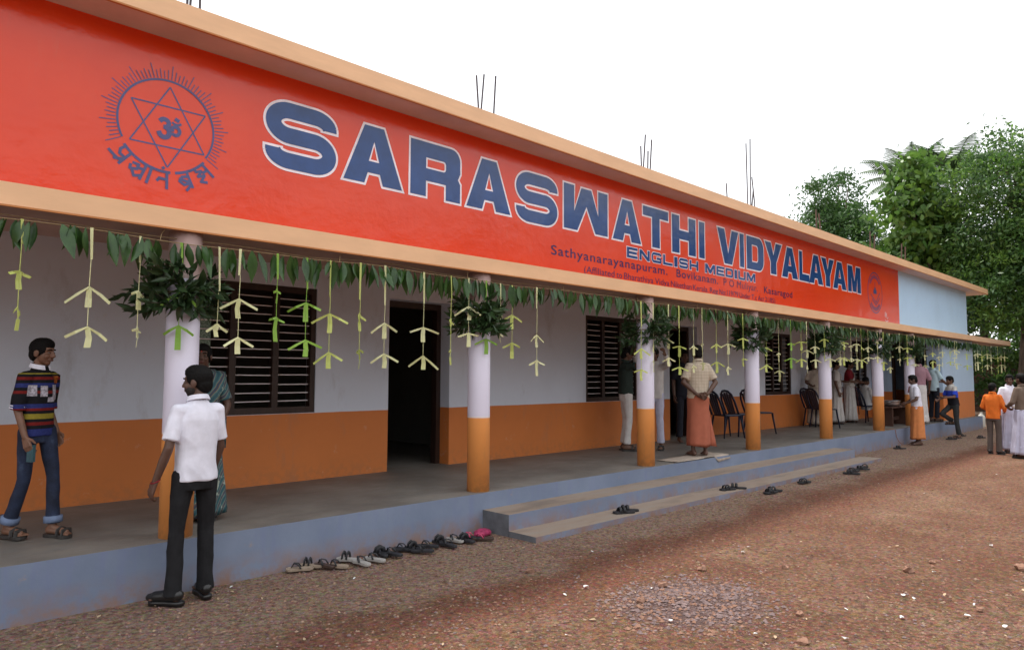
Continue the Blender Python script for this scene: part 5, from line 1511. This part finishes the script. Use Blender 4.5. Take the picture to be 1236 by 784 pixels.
    # --- trousers
    if bottom is not None:
        m_ = MB()
        rings = []
        for z, rx, ry in ((.80, .150, .100), (.86, .152, .112), (.93, .147, .110), (1.0, .140, .102)):
            c = ln((0, -.006, z)) if (pose is None or 'pel' not in pose) else Q['pel'] + Vector((0, 0, (z - .93) * s))
            rings.append([c + Vector((rx * build * s * math.cos(a), ry * build * s * math.sin(a), 0)) for a in np.linspace(0, 2 * math.pi, 24, endpoint=False)])
        m_.loft(rings)
        for S_ in 'LR':
            hi, kn, an = Q['hip' + S_], Q['kn' + S_], Q['an' + S_]
            end = an + Vector((0, 0, -.045 * s)) if shoes and shoes[1] == 'shoe' else an + Vector((0, 0, .012 * s))
            m_.cap_(hi, .088 * s * build, hi.lerp(kn, .5), .076 * s * build); m_.cap_(hi.lerp(kn, .5), .076 * s * build, kn, .060 * s * build)
            m_.tube([kn, kn.lerp(end, .3), kn.lerp(end, .7), end], [.060 * s * build, .060 * s * build, .061 * s * build, .067 * s * build], 14); m_.cap_(kn, .060 * s * build, kn.lerp(end, .2), .060 * s * build)
        soft(m_.build('trousers', bottom, t), vox, 3, .013 * s, 8.5)
    if lungi:
        skirt(t, s, J, ln, **lungi)
    return t, s, Q, hp, ln

def skirt(t, s, J, ln, mat, z0=.97, z1=.13, r0=(.152, .115), r1=(.20, .165), pleats=9, amp=.012, shift=(0, 0), name='lungi', flap=None, twist=0.4):
    m = MB(); seg = 84; rows = 16
    rings = []
    rows_t = [i / rows for i in range(rows + 1)]
    for ti in rows_t:
        z = z0 + (z1 - z0) * ti
        hipb = math.exp(-((z - .86) / .10) ** 2) * .012
        rx = r0[0] + (r1[0] - r0[0]) * ti ** .9 + hipb; ry = r0[1] + (r1[1] - r0[1]) * ti ** .9 + hipb
        c = ln((0, -.004, z)) + Vector((shift[0] * ti, shift[1] * ti, 0)) * s
        ring = []
        for k in range(seg):
            a = 2 * math.pi * k / seg
            w = amp * (ti ** .7) * (math.sin(pleats * a + twist * ti * 4) + .5 * math.sin(pleats * 1.7 * a + 2 + ti * 2)) + .006 * mnoise.noise((math.cos(a) * 2, math.sin(a) * 2, z * 5 + pleats))
            zz = 0.012 * math.sin(a * 2 + 1) * ti
            ring.append(c + Vector(((rx + w) * math.cos(a), (ry + w) * math.sin(a), zz)) * s)
        rings.append(ring)
    # inner side of the hem so that the cloth has thickness
    for tt in (0.985, 0.8):
        z = z0 + (z1 - z0) * tt
        rings.append([Vector((p.x * .93 + rings[rows][0].x * 0, p.y * .93, z * s)) for p in rings[rows]])
    m.loft(rings); m.build(name, mat, t, smooth=True)
    m = MB(); m.tube([ln((math.cos(a) * (r0[0] + .004), math.sin(a) * (r0[1] + .004) - .004, z0 - .02)) for a in np.linspace(0, 2 * math.pi, 25)], .012 * s, 8); m.build('waist_fold', mat, t, smooth=True)
    if flap:
        m = MB(); rows_ = []
        for i in range(7):
            ti = i / 6; z = z0 - .25 + (z1 - z0 + .25) * ti
            wdt = .02 + .10 * ti
            x0 = (r0[0] + (r1[0] - r0[0]) * ti) * flap
            rows_.append([Vector((x0 * .96, .0 - .02, z)) * s, Vector((x0 * .98, .014, z)) * s, Vector((x0 + flap * wdt, .02 + .012, z - .02 * ti)) * s, Vector((x0 + flap * wdt, .008, z - .02 * ti)) * s])
        m.loft(rows_); m.build('lungi_fold', mat, t, smooth=True)

def ribbon(t, pts, nrm, width, mat, name, thick=.012):
    m = MB(); rows = []
    n = len(pts)
    P = [Vector(p) for p in pts]; N = [Vector(q_).normalized() for q_ in nrm]
    for i in range(n):
        d = (P[min(i + 1, n - 1)] - P[max(i - 1, 0)]).normalized(); sd = d.cross(N[i]).normalized()
        w = width[i] if hasattr(width, '__len__') else width
        cols = []
        for q_ in np.linspace(-.5, .5, 7): cols.append(P[i] + sd * w * q_ + N[i] * (thick / 2 + .006 * math.sin(q_ * 14 + i)))
        cols += [p - N[i] * thick for p in cols[::-1]]
        rows.append(cols)
    m.loft(rows); return m.build(name, mat, t, smooth=True)

# ---- boy in the striped polo, walking on the veranda
SAND = PM('dark_sandal_leather', (.035, .030, .028), .6, .2, 30, kind='obj')
BLKSHOE = PM('black_shoe_leather', (.014, .013, .013), .35, .2, 30, kind='obj')
t, s, Q, hp, ln = person('boy in striped polo shirt and faded jeans walking along the veranda', (1.235, 6.205, FZ + .02), R(-54), 1.46, C_['stripes'], C_['jeans'],
    pose=dict(hipL=(-.08, .02, .90), hipR=(.08, -.02, .90), knL=(-.07, .115, .50), anL=(-.06, .145, .088), knR=(.075, -.04, .495), anR=(.075, -.165, .095), elL=(-.170, -.055, 1.10), wrL=(-.16, .05, .88), elR=(.175, -.045, 1.10), wrR=(.175, .045, .86)),
    skin=SK_BOY, vox=.0068, head=(8, -6), sleeve='half', hem=.86, shoes=(SAND, 'sandal'), hair='quiff', collar=C_['white'], build=.86, toe=(4, 10))
for S_ in 'LR':
    k0, a0 = Q['kn' + S_], Q['an' + S_]
    m = MB(); e_ = a0 + Vector((0, 0, .02)) * s; u_ = (k0 - a0).normalized()
    m.tube([e_, e_ + u_ * .055 * s], .0735 * s, 16); m.build('turn_up', C_['cuff'], t, smooth=True)
    sh, el, wr = Q['sh' + S_], Q['el' + S_], Q['wr' + S_]
    for q_ in (.90, .97):
        m = MB(); d_ = (el - sh); m.tube([sh + d_ * q_, sh + d_ * (q_ + .035)], .0635 * s, 16); m.build('sleeve_band', C_['white'], t, smooth=True)
MAT['phone'] = PM('teal_pouch', (.03, .09, .11), .5, .3, 30, kind='obj')
# pouch in the boy's hand: its own thing, placed at the hand
tm = Matrix.Translation((1.24, 6.20, FZ + .02)) @ Matrix.Rotation(R(-54) - math.pi / 2, 4, 'Z')
hpos = tm @ (Q['wrR'] + (Q['wrR'] - Q['elR']).normalized() * .115 * s + Vector((-.015, .0, -.01)))
m = MB(); m.box(-.028, .028, -.011, .011, -.075, .045)
o = m.build('pouch', MAT['phone'], loc=hpos, rz=R(-60), bevel=.006); tag(o, 'small teal pouch held in the walking boy\'s hand', 'pouch')

# ---- man in the white shirt, back to the camera
t, s, Q, hp, ln = person('man in white short-sleeved shirt and black trousers standing on the gravel by the nearest pillar', (1.975, 5.14, .012), R(96), 1.64, C_['white'], C_['black'],
    pose=dict(elL=(-.222, -.035, 1.115), wrL=(-.275, .035, .88), elR=(.205, .03, 1.10), wrR=(.19, .12, .88), anL=(-.125, .02, .09), knL=(-.115, .03, .49), anR=(.12, .03, .09), knR=(.11, .03, .49)),
    skin=SK_DARK, vox=.0068, head=(38, -4), sleeve='short', hem=.865, shoes=(BLKSHOE, 'shoe'), beard=True, build=.93, toe=(-30, 12))
m = MB(); m.tube([Q['wrL'] + Vector((math.cos(a) * .029, math.sin(a) * .029, .012 * math.cos(a))) for a in np.linspace(0, 6.28, 15)], .004, 6); m.build('wrist_thread', C_['red'], t, smooth=True)
# ---- woman in the teal saree behind the nearest pillar
def saree_woman(label, loc, phi, H, cl, blouse, border=None, pose=None, head=(0, 0), vox=.012, skin=SK_MID, lean=(0, 0), r1=(.22, .20), hem=1.12, z1=.04):
    t, s, Q, hp, ln = person(label, loc, phi, H, blouse, None, pose=pose, skin=skin, vox=vox, head=head, sleeve='short', hem=hem, shoes=(SAND, 'sandal'), hair='bun', collar=False, lean=lean, build=1.05,
        lungi=dict(mat=cl, z0=1.02, z1=z1, r0=(.155, .12), r1=r1, pleats=11, amp=.012, name='saree_skirt'))
    pts, nr, wd = [], [], []
    seq = [((.165, .02, 1.0), (1, .3, 0), .16), ((.10, .118, 1.06), (.4, 1, 0), .22), ((-.03, .135, 1.18), (-.1, 1, .1), .25), ((-.11, .12, 1.30), (-.3, 1, .3), .22), ((-.135, .055, 1.415), (-.3, .5, 1), .17), ((-.135, -.03, 1.445), (-.2, -.2, 1), .16), ((-.13, -.105, 1.36), (-.2, -1, .3), .18), ((-.12, -.135, 1.15), (-.1, -1, 0), .21), ((-.11, -.15, .95), (0, -1, 0), .23), ((-.10, -.185, .66), (0, -1, 0), .25)]
    for p, n_, w in seq: pts.append(ln(p)); nr.append(n_); wd.append(w * s)
    ribbon(t, pts, nr, wd, cl, 'saree_drape')
    # wrap round the midriff
    m = MB(); rings = []
    for z, rx, ry in ((.96, .172, .135), (1.02, .168, .128), (1.10, .160, .122), (1.16, .160, .120)):
        c = ln((0, -.004, z)); rings.append([c + Vector((rx * math.cos(a), ry * math.sin(a), .04 * math.cos(a))) * s for a in np.linspace(0, 2 * math.pi, 28, endpoint=False)])
    m.loft(rings); m.build('saree_wrap', cl, t, smooth=True)
    if border:
        ribbon(t, [ln((.10, .16, 1.0)), ln((.05, .185, .8)), ln((-.04, .205, .5)), ln((-.12, .215, .2))], [(0, 1, 0)] * 4, .045 * s, border, 'saree_border', .008)
        ribbon(t, [p + Vector(n_).normalized() * .008 for p, n_ in zip(pts[1:], nr[1:])], nr[1:], [.035 * s] * len(pts[1:]), border, 'drape_border', .008)
    return t, s, Q, hp, ln
t, s, Q, hp, ln = saree_woman('woman in teal patterned saree looking out from behind the nearest pillar', (2.36, 6.06, FZ + .02), R(-118), 1.45, C_['teal'], C_['teal'], head=(-2, 2), vox=.0075, skin=SK_DARK, hem=1.08,
    pose=dict(elR=(.27, .03, 1.08), wrR=(.25, .16, 1.17), elL=(-.24, -.02, 1.10), wrL=(-.20, .12, .95)), r1=(.27, .24))
m = MB(); m.ell(hp(0, .0925, .043), (.005, .002, .005), None, 8, 5); m.build('forehead_mark', PM('red_mark', (.5, .05, .04), .6, .1, 10, kind='obj'), t)

# ---- two men decorating behind the third pillar
UP = dict(elL=(-.27, .13, 1.42), wrL=(-.26, .30, 1.58), elR=(.27, .13, 1.42), wrR=(.26, .30, 1.58))
person('man in dark shirt and off-white trousers half hidden behind the third pillar', (9.35, 6.85, FZ + .02), R(-40), 1.66, C_['green'], C_['offwhite'], pose=dict(elR=(.27, .13, 1.40), wrR=(.26, .32, 1.52)), shoes=(SAND, 'sandal'), hem=.92)
person('man in pale shirt and lavender trousers reaching up beside the third pillar', (9.80, 6.62, FZ + .02), R(200), 1.66, C_['offwhite'], C_['lav'], pose=UP, sleeve='long', shoes=(SAND, 'sandal'))
# ---- man with hands clasped behind him
person('barefoot man in beige checked shirt and rust lungi, hands clasped behind his back', (9.46, 5.62, FZ + .018), R(55), 1.66, C_['beige'], None, skin=SK_DARK, vox=.009, head=(0, -4), hem=.88, build=1.06, collar=True,
    pose=dict(elL=(-.265, -.06, 1.13), elR=(.265, -.06, 1.13), wrL=(-.085, -.165, .945), wrR=(.085, -.165, .955)),
    hands=(dict(d=(.9, -.1, -.35), n=(.0, -1, 0), t=(0, -.3, 1)), dict(d=(-.9, -.1, -.35), n=(0, -1, 0), t=(0, -.3, 1))),
    lungi=dict(mat=C_['rust'], z0=.97, z1=.15, r0=(.158, .122), r1=(.185, .16), pleats=5, amp=.008, flap=1))
person('man in dark clothes in the second doorway, behind the rust lungi', (11.15, 6.9, FZ + .02), R(235), 1.66, C_['navy'], C_['navy'], skin=SK_DARK, pose=dict(elL=(-.25, .06, 1.15), wrL=(-.12, .22, 1.10)))
# ---- women further along
saree_woman('woman in plain cream saree standing left of the fifth pillar', (17.25, 7.08, FZ + .02), R(205), 1.58, C_['cream'], C_['cream'], None, pose=dict(elR=(.22, .04, 1.12), wrR=(.12, .16, 1.06)))
saree_woman('woman in white saree half hidden right of the fifth pillar, arm bent', (18.3, 7.0, FZ + .02), R(-60), 1.58, C_['saree_w'], C_['saree_w'], C_['border'], pose=dict(elL=(-.24, .06, 1.16), wrL=(-.05, .27, 1.14)))
saree_woman('woman in white saree and red blouse holding her arm out', (19.2, 7.0, FZ + .02), R(-75), 1.60, C_['saree_w'], C_['red'], C_['border'], pose=dict(elL=(-.23, .10, 1.18), wrL=(-.16, .33, 1.10), elR=(.22, .06, 1.14), wrR=(.10, .24, 1.10)))
# ---- seated person behind the sixth pillar
person('person in pale clothes sitting on a chair behind the sixth pillar', (19.66, 6.76, FZ + .02 - .445), R(-30), 1.62, C_['offwhite'], C_['offwhite'],
    pose=dict(elL=(-.20, .05, 1.12), elR=(.20, .05, 1.12), wrL=(-.13, .26, 1.0), wrR=(.13, .26, 1.0), knL=(-.11, .41, .93), knR=(.11, .41, .93), anL=(-.11, .43, .53), anR=(.11, .43, .53)), hem=.9, sleeve='long')
# ---- man at the bench, standing on the gravel
t, s, Q, hp, ln = person('barefoot man in white shirt and orange lungi leaning to the serving bench', (18.2, 5.16, .0), R(122), 1.62, C_['white'], None, skin=SK_DARK, head=(0, -14), lean=(0, .05), hem=.80, pose=dict(elL=(-.23, .06, 1.12), wrL=(-.16, .26, 1.02), elR=(.23, .02, 1.12), wrR=(.2, .22, .98)),
    lungi=dict(mat=C_['orange_l'], z0=.95, z1=.14, r0=(.155, .12), r1=(.19, .165), pleats=6, amp=.008))
ribbon(t, [ln((.10, .10, 1.28)), ln((.115, .05, 1.42)), ln((.12, -.03, 1.455)), ln((.125, -.105, 1.35)), ln((.13, -.128, 1.18)), ln((.13, -.13, 1.08))], [(0, 1, .3), (0, .5, 1), (0, -.2, 1), (0, -1, .3), (0, -1, 0), (0, -1, 0)], .15, C_['redcheck'], 'shoulder_towel', .016)
# ---- men on the far veranda
person('man in mauve shirt and white dhoti at the veranda edge, back to the yard', (19.85, 5.56, FZ + .02), R(35), 1.72, C_['mauve'], None, skin=SK_DARK, sleeve='half', hem=.86, pose=dict(elR=(.25, -.02, 1.10), wrR=(.26, .06, .86)),
    lungi=dict(mat=C_['offwhite'], z0=.97, z1=.03, r0=(.155, .12), r1=(.20, .17), pleats=8, amp=.014))
person('man in pale cyan shirt and dark trousers handing something to the stepping boy', (21.3, 5.62, FZ + .02), R(-30), 1.64, C_['cyan'], C_['navy'], skin=SK_DARK, shoes=(SAND, 'sandal'), pose=dict(elL=(-.22, .10, 1.14), wrL=(-.14, .36, 1.10), elR=(.22, .10, 1.12), wrR=(.14, .34, 1.02)))
person('boy in white, blue and black shirt stepping up to the veranda, one leg bent back', (20.95, 5.08, .0), R(140), 1.60, C_['bwb'], C_['greyd'], skin=SK_MID, lean=(0, .07), head=(0, -12), hem=.90, shoes=(SAND, 'sandal'),
    pose=dict(elL=(-.22, .14, 1.13), wrL=(-.12, .40, 1.12), elR=(.22, .12, 1.12), wrR=(.14, .36, 1.04), knR=(.09, .30, .66), anR=(.09, .0, .46), knL=(-.09, .0, .49), anL=(-.09, -.06, .085)))
# ---- group on the yard at the right
person('boy in bright orange shirt and brown trousers with the group on the yard', (17.35, 3.50, .0), R(-10), 1.46, C_['orange'], C_['brownp'], skin=SK_MID, sleeve='long', hem=.84, shoes=(BLKSHOE, 'shoe'), head=(-10, -4), pose=dict(elR=(.24, .0, 1.12), wrR=(.16, .22, 1.02), elL=(-.24, .0, 1.12), wrL=(-.14, .22, 1.02)))
person('man in white shirt and white dhoti facing the camera side of the yard group', (17.95, 3.32, .0), R(215), 1.64, C_['white'], None, skin=SK_DARK, head=(-30, -4), hem=.86, beard=False, shoes=(SAND, 'sandal'), pose=dict(elL=(-.23, .0, 1.12), wrL=(-.16, .20, 1.02), elR=(.23, .0, 1.12), wrR=(.16, .2, 1.0)),
    lungi=dict(mat=C_['lav'], z0=.97, z1=.05, r0=(.158, .122), r1=(.25, .21), pleats=10, amp=.02))
person('man in brown long-sleeved shirt and white dhoti, back turned, at the picture edge', (16.9, 2.92, .0), R(60), 1.66, C_['brown'], None, skin=SK_DARK, sleeve='long', hem=.84, shoes=(SAND, 'sandal'), pose=dict(elL=(-.24, .02, 1.12), wrL=(-.14, .2, 1.04), elR=(.24, .02, 1.12), wrR=(.16, .2, 1.04)),
    lungi=dict(mat=C_['lav'], z0=.97, z1=.06, r0=(.158, .122), r1=(.25, .21), pleats=10, amp=.02))

# ------------------------------------------------------------------ bake text, curves and soft bodies
def bake():
    dg = bpy.context.evaluated_depsgraph_get()
    dg.update()
    made = []
    for (o, wr, ws) in PENDING: made.append((o, bpy.data.meshes.new_from_object(o.evaluated_get(dg))))
    cm = [(o, bpy.data.meshes.new_from_object(o.evaluated_get(dg))) for o in CURVES]
    tm = [(t, bpy.data.meshes.new_from_object(t[0].evaluated_get(dg))) for t in TXT]
    for (o, me), (_, wr, ws) in zip(made, PENDING):
        mats = list(o.data.materials)
        me.materials.clear()
        for mt in mats: me.materials.append(mt)
        if wr:
            n = len(me.vertices)
            co = np.empty(n * 3); me.vertices.foreach_get('co', co); co = co.reshape(-1, 3)
            no = np.empty(n * 3); me.vertices.foreach_get('normal', no); no = no.reshape(-1, 3)
            d = np.empty(n)
            for k_, p in enumerate(co):
                w_ = 0.35 * mnoise.noise((p[0] * 5 + 3, p[1] * 5, p[2] * 5))
                r1 = 1 - 2.2 * abs(mnoise.noise((p[0] * ws * .8 + w_, p[1] * ws * .8, p[2] * ws * 0.5 + w_ + p[0] * ws * .6)))
                r2 = mnoise.noise((p[0] * ws * 3.0 + 5, p[1] * ws * 3.0, p[2] * ws * 1.3))
                d[k_] = .40 * r1 + .22 * r2 - .12
            co = co + no * (d * wr)[:, None]
            me.vertices.foreach_set('co', co.ravel())
        me.polygons.foreach_set('use_smooth', [True] * len(me.polygons))
        me.update()
        o.modifiers.clear()
        o.data = me
    def swap(o, me):
        new = bpy.data.objects.new('tmp_swap', me)
        COL.objects.link(new)
        new.parent = o.parent
        name = o.name
        bpy.data.objects.remove(o)
        new.name = name
        return new
    for o, me in cm:
        w = o.matrix_world.copy()
        me.transform(w)
        swap(o, me)
    for (o, x0, x1, z, h, dy), me in tm:
        n = len(me.vertices)
        co = np.empty(n * 3); me.vertices.foreach_get('co', co); co = co.reshape(-1, 3)
        k = (x1 - x0) / max(1e-6, co[:, 0].max() - co[:, 0].min())
        nc = np.stack([x0 + (co[:, 0] - co[:, 0].min()) * k, np.full(n, YS - dy), z + co[:, 1] / 0.70 * h], 1)
        me.vertices.foreach_set('co', nc.ravel()); me.update()
        swap(o, me)
bake()
